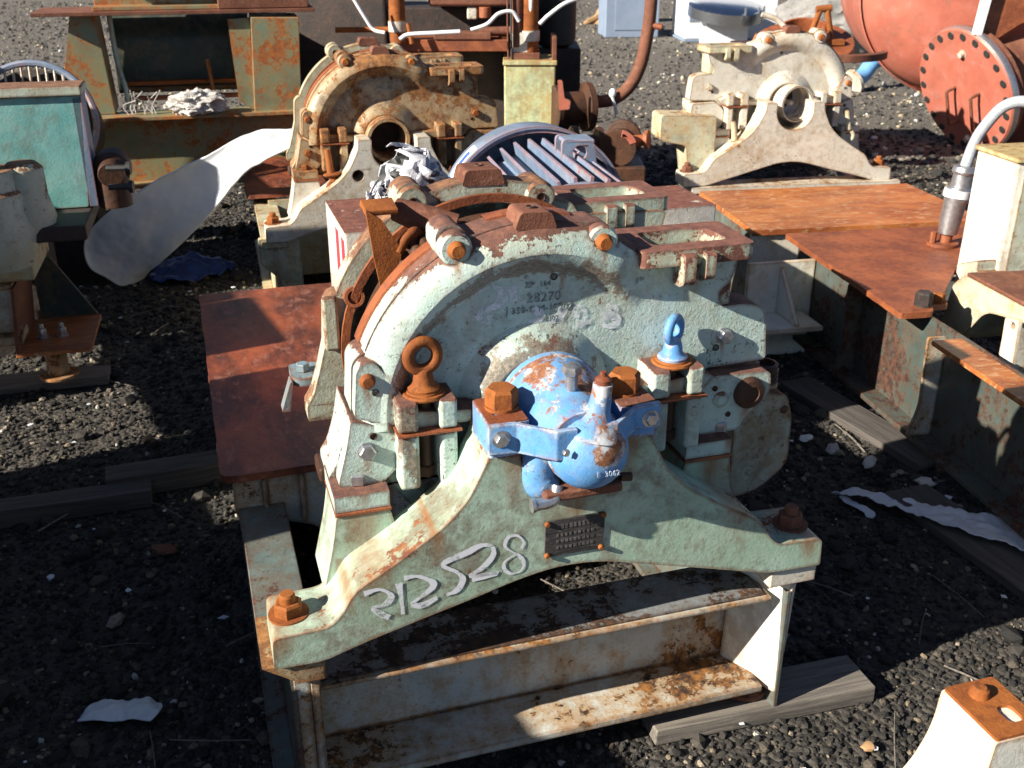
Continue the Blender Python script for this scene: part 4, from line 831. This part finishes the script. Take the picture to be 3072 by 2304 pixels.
for u in (-.115, -.05): hexbolt(tm, (u, .10, .38), 'w', .016, .03, 'steel', name='foot_bolt', nut=True)
bm = nb(); tube(bm, [(-.075, .05, .262), (-.075, .05, .365)], .036, 18); lathe(bm, [(0, 0), (.065, 0), (.065, .012), (0, .012)], (-.075, .05, .25), (0, 0, 1), 20); obj('support_pipe', bm, 'tan', tm, .003)
tm.scale = (1.124, 1.124, 1.124)
bm = nb(); box(bm, -.85, -.14, .45, .8, .1, .62); obj('skid_body', bm, 'darksteel', tm, .01)

# ------------------------------------------------------------------ bent white sheet, blue tarp, litter
def sheet(name, rows, mat, label, cat, th=.006, sub=2, jag=.0, seed=1, parent=None, wr=(.03, .05)):
    rg = random.Random(seed); bm = nb(); V_ = [[bm.verts.new(Vector(p)+Vector((rg.uniform(-jag, jag), rg.uniform(-jag, jag), rg.uniform(-jag, jag)*.6))) for p in r] for r in rows]
    for a, b in zip(V_, V_[1:]):
        for j in range(len(a)-1): bm.faces.new((a[j], a[j+1], b[j+1], b[j]))
    o = obj(name, bm, mat, parent, 0); m_ = o.modifiers.new('round', 'SUBSURF'); m_.levels = m_.render_levels = sub; tx = D.textures.new('wrinkle', 'CLOUDS'); tx.noise_scale = wr[1]; dm = o.modifiers.new('wrinkle', 'DISPLACE'); dm.texture = tx; dm.strength = wr[0]; dm.mid_level = .5; s_ = o.modifiers.new('thick', 'SOLIDIFY'); s_.thickness = th
    if label: tag(o, label, cat)
    return o
# runs up from the ground over the end of the I beam
L_ = [(-2.16, 5.02, .26), (-2.02, 5.0, .39), (-1.83, 5.0, .51), (-1.57, 5.0, .63), (-1.39, 5.0, .71), (-1.27, 5.0, .81), (-1.03, 5.0, .82)]
R_ = [(-1.88, 5.05, .07), (-1.77, 5.02, .14), (-1.58, 5.0, .30), (-1.39, 4.98, .51), (-1.30, 4.96, .62), (-1.10, 4.95, .71), (-1.0, 4.92, .76)]
rows = [[tuple(Vector(a).lerp(Vector(b), f)+Vector((.02*math.sin(f*PI), 0, -.035*math.sin(f*PI)))) for f in (0, .06, .3, .55, .8, 1)] for a, b in zip(L_, R_)]
rows = [[(-2.12, 5.0, .15), (-2.10, 5.0, .10), (-2.06, 5.0, .05), (-2.0, 5.02, .012), (-1.95, 5.05, .012), (-1.90, 5.08, .02)]]+rows
sheet('plastic_sheet', rows, 'plastic_white', 'long bent white sheet sloping from the ground to the tan refiner', 'sheet', .012, 4, .018, 4, None, (.02, .13))
sheet('blue_tarp', [[(-1.86, 5.02, .02), (-1.74, 5.0, .04), (-1.60, 5.05, .02)], [(-1.92, 5.2, .05), (-1.72, 5.24, .10), (-1.50, 5.26, .03)], [(-1.86, 5.40, .04), (-1.72, 5.42, .07), (-1.46, 5.38, .02)]], 'tarp', 'folded blue tarp on dark ground beside the bent white sheet', 'tarp', .004, 4, .02, 2, None, (.08, .08))
sheet('white_scrap', [[(-1.015, 1.865, .012), (-.96, 1.86, .03), (-.90, 1.86, .016), (-.865, 1.862, .028), (-.832, 1.852, .02)], [(-.998, 1.895, .022), (-.95, 1.896, .045), (-.90, 1.902, .03), (-.86, 1.902, .045), (-.815, 1.89, .028)], [(-.98, 1.945, .015), (-.945, 1.925, .028), (-.90, 1.935, .02), (-.86, 1.94, .03), (-.822, 1.935, .015)]], 'plastic_white', 'torn white plastic scrap on the dark gravel, lower left', 'scrap', .003, 4, .006, 3)
sp = [(1.03, 2.89, .02), (1.10, 2.90, .035), (1.17, 2.86, .02), (1.24, 2.80, .03), (1.30, 2.73, .04), (1.37, 2.69, .045), (1.45, 2.64, .04), (1.55, 2.60, .03)]
sheet('plastic_strip', [[(x-.01*k, y-(.015+.012*i)*k, z+.012*(k == 1)) for i, (x, y, z) in enumerate(sp)] for k in (-1, 0, 1)], 'plastic_white', 'crumpled white plastic strip on the dark ground, right', 'scrap', .003, 4, .008, 6)
sheet('plastic_strip', [[(1.06+.012*i, 2.885-.025*i, .02+.006*k) if k == 0 else (1.06+.012*i+.014*k, 2.885-.025*i+.008, .02) for i in range(6)] for k in (-1, 0, 1)], 'plastic_white', 'thin twisted branch of white plastic beside the crumpled strip', 'scrap', .003, 4, .004, 7)
rg = random.Random(11)
def pebble(p, r, mat, label, sq=(1, 1, .7), seed=0, name='stone', cat='stone', group=None):
    o = obj(name, lumpy(nb(), r, seed, sq, 2, .35, .2), mat, None, 0); o.location = p; o.rotation_euler = (0, 0, rg.uniform(0, 6)); return tag(o, label, cat, group)
pebble((.635, 1.70, .014), .018, 'lump', 'round cream pebble in the sunlit gravel near the bottom edge', (1, 1, .9), 1)
pebble((.80, 1.79, .012), .014, 'tan_wood', 'small tan stone right of the round cream pebble', (1.2, 1, .8), 2)
pebble((-1.30, 2.45, .012), .016, 'plastic_white', 'small bright white chip in the shaded gravel at left', (1, .8, .5), 3)
pebble((-1.02, 2.58, .02), .03, 'rust_brown', 'pinkish flat stone in the shade left of the red plate', (1.3, .8, .4), 4)
pebble((-1.22, 1.95, .02), .035, 'stone', 'big dark stone at the left edge in the shade', (1, 1, .7), 5)
pebble((1.05, 3.30, .02), .022, 'white', 'bluish white chip right of the threaded vessel neck', (1.4, .8, .5), 6)
pebble((1.22, 3.12, .02), .03, 'lump', 'pale flat stone on the dark ground at right', (1.5, .7, .4), 7)
pebble((1.36, 2.98, .02), .03, 'lump', 'grey square stone near the right beam', (1, .9, .5), 8)
pebble((-1.30, 3.30, .02), .016, 'tan_wood', 'yellow tan pebble in the lit strip at left', (1, 1, .8), 9)

# ------------------------------------------------------------------ dark machine with rusty pipes behind the tan refiner
pm = thing('pipe_machine', (.6, 6.2, 0), 0, 'dark machine with rusty upright pipes behind the tan stained refiner', 'machine')
bm = nb(); prism(bm, fil([(-1.95, .55), (-1.36, .45), (-1.36, 1.1), (-1.95, 1.1)], .03), 0, 1.75, 'w'); obj('machine_body', bm, 'darksteel', pm, .01)
bm = nb(); box(bm, -1.34, -.55, .35, .9, 0, 1.24); obj('machine_body', bm, 'darksteel', pm, .01)
bm = nb(); box(bm, -1.08, -.60, .10, .6, 1.262, 1.45); obj('top_block', bm, 'rust_brown', pm, .02)
bm = nb(); box(bm, -.86, -.80, .12, .2, 1.19, 1.26); obj('block_lug', bm, 'bone', pm, .01)
bm = nb(); lathe(bm, [(0, 0), (.035, 0), (.035, .06), (0, .06)], (-.755, .12, 1.20), (0, 0, 1), 16); obj('block_knob', bm, 'rust_red', pm, .004)
for u, r, z in ((-1.255, .046, 1.07), (-.50, .052, 1.02)):
    bm = nb(); tube(bm, [(u, .05, z), (u, .05, 1.75)], r, 20); pz = obj('upright_pipe', bm, 'rust_orange', pm, 0)
    bm = nb(); tube(bm, [(u, .05, z+.06), (u, .05, z+.12)], r+.007, 20); obj('pipe_collar', bm, 'bone', pz, 0)
bm = nb(); tube(bm, [(-.575, .03, 1.05), (-.565, .03, 1.75)], .035, 14); obj('upright_pipe', bm, 'rust_brown', pm, 0)
bm = nb(); tube(bm, [(-1.62, .10, 1.135), (-1.2, .10, 1.14)], .016, 10); obj('tie_rod', bm, 'rust_orange', pm, 0)
bm = nb(); tube(bm, [(-.80, .12, 1.125), (-.58, .12, 1.13)], .025, 12); obj('tie_rod', bm, 'rust_brown', pm, 0)
bm = nb(); box(bm, -1.30, -.62, .06, .34, 1.02, 1.085); obj('base_block', bm, 'rust_red', pm, .006)
bm = nb(); box(bm, -1.05, -.72, .05, .20, 1.086, 1.125); obj('base_block', bm, 'rust_brown', pm, .006)
bm = nb(); tube(bm, [(-1.17, -.02, 1.07), (-1.19, .0, 1.18)], .013, 8); obj('stray_rod', bm, 'rust_orange', pm, 0)
for u in (-.615, -.595): 
    bm = nb(); tube(bm, smooth_path([(u, -.02, .72), (u-.005, -.02, .95), (u-.01, -.02, 1.2), (u-.01, .0, 1.6)], 4), .006, 6); obj('hanging_wire', bm, 'rust_brown' if u < -.6 else 'black', pm, 0)
bm = nb(); box(bm, -.645, -.35, -.06, .25, .0, .955); post = obj('box_post', bm, 'palegreen', pm, .01)
bm = nb(); box(bm, -.652, -.342, -.07, .26, .957, .985); obj('post_cap', bm, 'palegreen', post, .006)
bm = nb(); box(bm, -.61, -.44, -.02, .2, .986, 1.02); box(bm, -.37, -.345, -.05, .2, .986, 1.11); obj('post_bracket', bm, 'rust_brown', post, .004)
bm = nb(); box(bm, -.60, -.50, .0, .03, 1.02, 1.13); obj('post_plate', bm, 'bone', post, .004)
bm = nb(); lathe(bm, [(0, -.12), (.13, -.12), (.13, -.09), (.09, -.08), (.09, .06), (.14, .07), (.14, .11), (0, .11)], (-.25, -.05, .72), (1, .3, 0), 28); obj('flange_stack', bm, 'rust_dark', pm, .003)
bm = nb(); prism(bm, fil([(-.345, .90), (-.32, .90), (-.305, .80), (-.27, .79), (-.275, .74), (-.335, .735)], .012), -.24, -.225, 'v'); obj('flange_plate', bm, 'coral', pm, .003)
cp = smooth_path([(-.30, .0, .742), (-.10, .0, .745), (0, .0, .765), (.085, .0, .835), (.14, .0, .95), (.168, .0, 1.10), (.183, .0, 1.28), (.19, .0, 1.75)], 7)
bm = nb(); tube(bm, cp, .036, 18); cpo = obj('curved_pipe', bm, 'rust_brown', pm, 0)
bm = nb(); tube(bm, [(.185, -.01, 1.172), (.25, -.03, 1.160)], .017, 12); obj('pipe_stub', bm, 'rust_red', cpo, .002)
bm = nb(); tube(bm, [(.25, -.03, 1.160), (.262, -.033, 1.157)], .012, 10); obj('stub_plug', bm, 'black', cpo, 0)
# loose rusty valve in front of it
lv = thing('rusty_valve', (.6, 5.6, 0), 0, 'dark rusty flanged valve lying between the tan and the bone coloured refiner', 'valve')
bm = nb(); lathe(bm, [(0, -.02), (.10, -.02), (.10, .01), (.06, .02), (.06, .16), (.10, .17), (.10, .2), (0, .2)], (-.03, 0, .60), (.25, 1, .1), 32); obj('valve_flange', bm, 'rust_dark', lv, .003)
bm = nb(); rows = []
prism(bm, arc(-.03, .60, .098, 20, 80, 10)+arc(-.03, .60, .062, 80, 20, 10), -.045, -.026, 'v'); obj('flange_segment', bm, 'coral', lv, .002)
bm = nb(); tube(bm, [(.03, .05, .62), (.12, .05, .63)], .03, 14); lathe(bm, [(0, 0), (.05, 0), (.05, .02), (0, .02)], (.12, .05, .63), (1, -.4, .1), 24); obj('side_flange', bm, 'rust_red', lv, .002)
bm = nb(); lathe(bm, [(0, -.08), (.10, -.08), (.10, -.05), (.05, -.04), (.05, .05), (.09, .06), (.09, .09), (0, .09)], (-.20, .08, .60), (1, .2, 0), 26); obj('valve_body', bm, 'rust_dark', lv, .003)
bm = nb(); box(bm, -.28, .12, -.05, .25, 0, .50); obj('valve_stand', bm, 'rust_dark', lv, .01)
def cable(pts, r, mat, label, name='conduit_tube'):
    bm = nb(); tube(bm, smooth_path(pts, 7), r, 10); return tag(obj(name, bm, mat, None, 0), label, 'tube')
X = lambda l: [(.6+a, 6.2+v, z) for a, v, z in l]
cable(X([(-1.49, -.1, 1.34), (-1.42, -.1, 1.22), (-1.375, -.1, 1.155), (-1.31, -.12, 1.14)]), .010, 'white', 'thin white tube hanging left of the left rusty upright pipe')
cable(X([(-1.228, -.12, 1.105), (-1.18, -.12, 1.13), (-1.05, -.12, 1.138), (-.89, -.12, 1.146)]), .012, 'white', 'straight white tube lying behind the top of the tan refiner')
cable(X([(-.83, -.12, 1.155), (-.74, -.12, 1.185), (-.675, -.12, 1.24), (-.60, -.11, 1.25), (-.56, -.1, 1.20)]), .011, 'white', 'curved white tube left of the right rusty upright pipe')
cable(X([(-.50, -.02, 1.40), (-.495, -.025, 1.25), (-.49, -.02, 1.40)]), .008, 'white', 'short white loop of wire on the right rusty upright pipe')
cable(X([(-.445, -.05, 1.18), (-.39, -.05, 1.23), (-.28, -.05, 1.30), (-.10, 0, 1.33), (.1, .05, 1.32)]), .012, 'white', 'long white tube rising right in front of the black drum')
bm = nb(); tube(bm, smooth_path([(-.02, -.04, .80), (-.015, -.045, .765), (.0, -.044, .725), (.012, -.04, .68)], 5), .010, 8); sphere(bm, (-.018, -.045, .80), .022, (1, .6, 1.3), 12); o = obj('tie_tag', bm, 'white', None, 0); o.location = (.6, 6.2, 0); tag(o, 'white tag tied round the curved rusty pipe', 'tag')
dr = thing('drum', (.28, 7.0, .97), 0, 'black round drum behind the right rusty upright pipe', 'drum')
bm = nb(); lathe(bm, [(0, 0), (.08, 0), (.12, .02), (.13, .06), (.13, .6), (0, .6)], (0, 0, 0), (0, 0, 1), 32); obj('drum_shell', bm, 'black', dr, 0)
bm = nb(); box(bm, -.2, .16, -.1, .4, -.97, -.002); obj('drum_stand', bm, 'darksteel', dr, .01)

# ------------------------------------------------------------------ far boxes, polished tank lid, stump, scrap
gb = thing('grey_cabinet', (1.95, 17.6, 0), 4, 'flat blue grey cabinet far back beside the white vented box', 'cabinet')
bm = nb(); box(bm, -.45, .42, 0, .8, 0, 1.6); obj('cabinet_body', bm, 'greybox', gb, .02)
bm = nb(); box(bm, -.30, .35, -.012, -.001, .12, .9); obj('cabinet_door', bm, 'greybox', gb, .004)
wb = thing('vented_box', (3.45, 17.0, 0), 3, 'white vented box behind the polished round lid, far back', 'box')
bm = nb(); box(bm, -.75, .68, 0, 1.1, .04, 1.05); obj('box_body', bm, 'white', wb, .02)
for i in range(11):
    bm = nb(); box(bm, -.70+i*.052, -.665+i*.052, -.012, .004, .30, .42); obj('vent_slot', bm, 'greybox', wb, 0)
bm = nb(); box(bm, -.78, .71, -.02, 1.12, 0, .04); obj('box_plinth', bm, 'greybox', wb, .01)
td = thing('polished_lid', (3.17, 16.3, .50), 0, 'polished round steel lid on a low stand in front of the white vented box', 'tank lid')
td.scale = (.62, .62, .62)
bm = nb(); lathe(bm, [(0, .36), (.3, .355), (.62, .33), (.86, .27), (.90, .24), (.90, 0), (.87, -.01), (.87, .2), (0, .24)], (0, 0, -.12), (.05, -.16, 1), 64); obj('lid_shell', bm, 'silver', td, 0)
bm = nb(); box(bm, -.5, .5, -.4, .45, -.80, -.10); obj('lid_stand', bm, 'white', td, .01)
for i in range(3):
    bm = nb(); a = R(-70+i*28); box(bm, .90*math.cos(a)-.02, .90*math.cos(a)+.02, .90*math.sin(a)-.02, .90*math.sin(a)+.02, -.05, .14); obj('lid_clip', bm, 'steel', td, .004)
ts = thing('tree_stump', (1.95, 20.4, 0), 0, 'pale wooden stump far back left of the blue grey cabinet', 'stump')
bm = nb(); rows = []
for z, r in ((0, .46), (.08, .36), (.25, .29), (.7, .26), (1.3, .25), (2.0, .25)):
    rows.append([bm.verts.new(((r+(.10*math.cos(5*a)*(1 if z < .1 else .25)))*math.cos(a), (r+.05*math.cos(3*a))*math.sin(a), z)) for a in [2*PI*k/28 for k in range(28)]])
for a, b in zip(rows, rows[1:]):
    for j in range(28): bm.faces.new((a[j], a[(j+1) % 28], b[(j+1) % 28], b[j]))
bm.faces.new(rows[-1]); obj('trunk', bm, 'tan_wood', ts, 0)
for i, (a, L) in enumerate(((3.6, .7), (4.3, .6), (5.0, .45))):
    bm = nb(); tube(bm, smooth_path([(.2*math.cos(a), .2*math.sin(a), .35), (.42*math.cos(a), .42*math.sin(a), .12), (L*math.cos(a), L*math.sin(a), .0)], 4), [.09]*4+[.06]*4+[.03], 8); obj('root', bm, 'tan_wood', ts, 0)
def scrap(name, mat, label, cat, loc, build, rz=0):
    bm = nb(); build(bm); o = obj(name, bm, mat, None, .004); o.location = loc; o.rotation_euler = (0, 0, R(rz)); return tag(o, label, cat, None)
scrap('rusty_flange', 'rust_red', 'rusty ring flange lying on the scrap left of the coral tank', 'flange', (2.12, 7.9, .86), lambda b: (lathe(b, [(.16, 0), (.36, 0), (.36, .05), (.2, .06), (.18, .16), (.16, .16), (.16, 0)], (0, 0, 0), (-.1, -.35, 1), 36)))
scrap('rusty_plate', 'rust_brown', 'curved rusty plate hanging over the scrap beside the coral tank', 'plate', (2.38, 7.7, .80), lambda b: prism(b, arc(0, .3, .42, 200, 330, 14)+arc(0, .38, .42, 330, 200, 14), 0, .05, 'w'), 8)
scrap('rusty_valve', 'rust_orange', 'orange rusty valve yoke standing on the scrap heap', 'valve', (2.22, 7.8, .90), lambda b: (tube(b, [(-.10, 0, 0), (-.03, 0, .24)], .022, 10), tube(b, [(.08, 0, 0), (.02, 0, .24)], .022, 10), box(b, -.18, .16, -.05, .05, 0, .04), tube(b, [(-.06, 0, .24), (.05, 0, .25)], .025, 10)))
scrap('scrap_block', 'rust_dark', 'dark rusty block under the scrap flange', 'scrap', (2.25, 8.2, 0), lambda b: box(b, -.5, .12, -.3, .5, 0, .84))
scrap('scrap_bar', 'bone', 'pale bent bar leaning on the scrap heap', 'metal bar', (1.86, 7.9, .98), lambda b: tube(b, smooth_path([(-.06, 0, .12), (.06, 0, .08), (.16, -.02, -.02)], 4), .02, 8))
scrap('rusty_bracket', 'plate_orange', 'folded rusty bracket above the bone coloured outlet', 'bracket', (1.55, 7.2, .90), lambda b: (box(b, -.16, .16, -.06, .06, 0, .03), prism(b, [(.02, .03), (.16, .03), (.16, .13), (.06, .13)], -.06, .06, 'v')), -12)
o = obj('boulder', lumpy(nb(), .62, 21, (1.4, .9, .75), 5, .3, .1), 'rock', None, 0); o.location = (4.55, 15.0, .45); tag(o, 'pale grey rock behind the rusty scrap heap', 'rock')
pb = thing('blue_pipe', (3.98, 12.0, 0), 0, 'light blue bent pipe with pale flange on the ground beside the coral tank', 'pipe')
bm = nb(); tube(bm, smooth_path([(-.20, -.2, .10), (-.08, -.1, .16), (.06, -.02, .30), (.3, .05, .34)], 6), .085, 18); obj('pipe_bend', bm, 'pipe_blue', pb, 0)
bm = nb(); lathe(bm, [(0, 0), (.14, 0), (.14, .04), (.085, .05)], (-.23, -.22, .09), (.8, .4, .4), 22); obj('pipe_flange', bm, 'bone', pb, .002)

# ------------------------------------------------------------------ coral tank, upper right
tk = thing('coral_tank', (3.05, 7.2, 0), 0, 'big coral pink tank with a bolted round manhole cover', 'tank')
tk.location = (3.66, 8.64, -.34); tk.scale = (1.2, 1.2, 1.2)
bm = nb(); lathe(bm, [(0, -.34), (.20, -.335), (.42, -.30), (.60, -.22), (.70, -.10), (.735, .02), (.735, .9), (0, .9)], (.12, .45, 1.30), (.12, 1, .05), 64); obj('dished_end', bm, 'coral', tk, 0)
bm = nb(); lathe(bm, [(.738, -.03), (.748, -.02), (.748, .03), (.738, .04)], (.12, .45, 1.30), (.12, 1, .05), 64); obj('weld_band', bm, 'coral', tk, 0)
bm = nb(); lathe(bm, [(0, .12), (.30, .12), (.46, .20), (.52, .34), (.52, 2.2), (0, 2.2)], (.92, .25, 0), (0, 0, 1), 56); obj('side_shell', bm, 'coral', tk, 0)
dn = Vector((-.88, -.32, -.34)).normalized(); dc = Vector((-.04, -.10, .67))
bm = nb(); lathe(bm, [(.30, -.55), (.30, -.12), (.41, -.115), (.41, -.07), (.33, -.068)], dc, dn, 48); nk = obj('neck_flange', bm, 'rust_brown', tk, 0)
bm = nb(); lathe(bm, [(0, -.068), (.425, -.068), (.43, -.06), (.43, -.012), (.42, 0), (0, .004)], dc, dn, 64); cv = obj('manhole_cover', bm, 'coral', tk, 0)
bm = nb(); lathe(bm, [(.4315, -.058), (.4335, -.055), (.4335, -.015), (.4315, -.012)], dc, dn, 64); obj('cover_edge', bm, 'steel', cv, 0)
bx, by, bz = basis(dn)
for i in range(22):
    a = 2*PI*i/22; p = dc+(bx*math.cos(a)+by*math.sin(a))*.385+dn*.004
    bm = nb(); lathe(bm, [(.026, .0), (.024, .0025), (0, .0025)], p, dn, 14); obj('bolt_hole', bm, 'black', cv, 0)
def inpl(dx, dy):   # right and up on the cover
    r_ = Vector((-dn.y, dn.x, 0)).normalized(); r_ = -r_ if r_.x < 0 and r_.y > 0 else r_
    r_ = Vector((.5, -.86, 0)).normalized(); r_ = (r_-dn*r_.dot(dn)).normalized(); u_ = dn.cross(r_); u_ = u_ if u_.z > 0 else -u_
    return dc+r_*dx+u_*dy
for dx in (-.10, .12):
    q = [inpl(dx-.05, -.02), inpl(dx+.03, .02), inpl(dx+.03, -.22), inpl(dx-.05, -.25)]
    bm = nb(); tube(bm, [q[1]+dn*.004, q[1]+dn*.07, q[1]+dn*.075]+[q[2]+dn*.075, q[2]+dn*.07, q[2]+dn*.004], .011, 8); obj('cover_handle', bm, 'rust_brown', cv, 0)
for dy in (.27, -.33):
    p = inpl(.02, dy); bm = nb(); lathe(bm, [(0, .03), (.02, .03), (.022, .004), (.03, .004)], p, dn, 12); obj('cover_stud', bm, 'bone', cv, 0)
bm = nb(); prism(bm, [(-.12, 1.05), (-.07, 1.05), (-.02, 1.5), (-.08, 1.5)], -.30, -.26, 'v'); obj('white_bar', bm, 'white', tk, .004)
bm = nb(); prism(bm, fil([(-.09, 1.06), (.03, 1.0), (.20, 1.12), (.40, 1.16), (.40, 1.6), (-.02, 1.6)], .04), -.24, -.18, 'v'); obj('rusted_saddle', bm, 'rust_red', tk, .02)

# ------------------------------------------------------------------ near casting, bottom right corner
ns = thing('cast_bracket', (.675, 1.29, 0), 17, 'cream white bracket horn with rusted top, bottom right corner', 'bracket')
bm = nb(); prism(bm, fil([(0, .60, .006), (-.006, .53, .03), (-.030, .47, .03), (-.08, .41, .04), (-.17, .345, .04), (-.32, .26), (-.32, .12), (.42, .12), (.42, .26), (.20, .40, .04), (.13, .47, .04), (.100, .54, .03), (.095, .60, .006)], .01), -.122, 0, 'v'); hb = obj('horn', bm, 'white_paint', ns, .008)
bm = nb(); prism(bm, fil([(.001, -.120), (.001, -.002), (.093, -.002), (.093, -.120)], .006), .6005, .606, 'w', [fil([(.045, -.098), (.072, -.098), (.072, -.062), (.045, -.062)], .012)]); obj('rusted_top', bm, 'rust_orange', hb, .002)
bm = nb(); lathe(bm, [(0, 0), (.016, 0), (.014, .012), (.009, .016), (0, .016)], (.042, -.032, .606), (0, 0, 1), 16); obj('top_stud', bm, 'rust_orange', hb, 0)
for s in (-.31, .40):
    bm = nb(); box(bm, s-.02, s+.04, -.13, .01, 0, .12); obj('foot_block', bm, 'rust_brown', ns, .006)

# ------------------------------------------------------------------ unseen boxes added left of the picture, shaped to cast the shade
sh = thing('shade_box_row', (0, 0, 0), 27, 'row of unseen boxes added left of the picture to shade the ground and machines', 'machine')
for n0, n1, h, a in ((.55, 2.055, 1.06, -.96), (2.06, 2.80, 1.42, -.96), (3.0, 3.48, 1.40, -.96), (5.04, 6.0, 1.40, -.45)):
    bm = nb(); prism(bm, fil([(a-.46, n0), (a-.46, n1), (a, n1), (a, n0)], .03), .12, h, 'w'); hh = obj('housing', bm, 'rail_dark', sh, .02)  # unseen blocker box, added for its shadow
    bm = nb(); box(bm, a-.42, a-.04, n0+.05, n1-.05, h+.001, h+.02); obj('shade_box_cover', bm, 'rust_red', hh, .004)
bm = nb(); box(bm, -1.40, -.98, 2.802, 2.998, .12, .76); obj('low_shade_box', bm, 'rail_dark', sh, .01)  # unseen low box, added to keep a light strip off the ground
bm = nb(); box(bm, -1.38, -1.0, 3.485, 4.25, .93, 1.40); obj('raised_shade_box', bm, 'rail_dark', sh, .02)  # unseen raised box, added to shade the teal machine but not the ground
bm = nb(); box(bm, -1.30, -1.1, 4.05, 4.2, .12, .93); obj('shade_box_post', bm, 'rail_dark', sh, .01)
bm = nb(); box(bm, -1.48, -.90, .5, 3.55, .0, .12); box(bm, -.97, -.40, 5.0, 6.05, 0, .12); obj('shade_box_base', bm, 'rust_dark', sh, .006)

rg = random.Random(31); bm = nb()
for i in range(170):
    x, y = rg.uniform(-2.2, 2.2), rg.uniform(1.4, 5.5); a = rg.uniform(0, PI); L = rg.uniform(.02, .12); z = rg.uniform(.012, .022)
    tube(bm, smooth_path([(x-L*math.cos(a), y-L*math.sin(a), z), (x, y+rg.uniform(-.01, .01), z+.006), (x+L*math.cos(a), y+L*math.sin(a), z)], 2), rg.uniform(.0012, .004), 5)
tag(obj('twigs', bm, 'wood', None, 0), 'dry twigs and straws strewn over the dark gravel', 'twigs', kind='stuff')
bm = nb()
for i in range(130):
    x, y = rg.uniform(-2.2, 2.2), rg.uniform(1.4, 5.5); r = rg.uniform(.004, .014); n = rg.randint(4, 6); a0 = rg.uniform(0, 6); z = rg.uniform(.012, .02)
    prism(bm, [(x+r*rg.uniform(.6, 1.3)*math.cos(a0+2*PI*k/n), y+r*rg.uniform(.5, 1.2)*math.sin(a0+2*PI*k/n)) for k in range(n)], z, z+.002, 'w')
tag(obj('paper_flakes', bm, 'plastic_white', None, 0), 'tiny pale paint and paper flakes strewn over the dark gravel', 'flakes', kind='stuff')
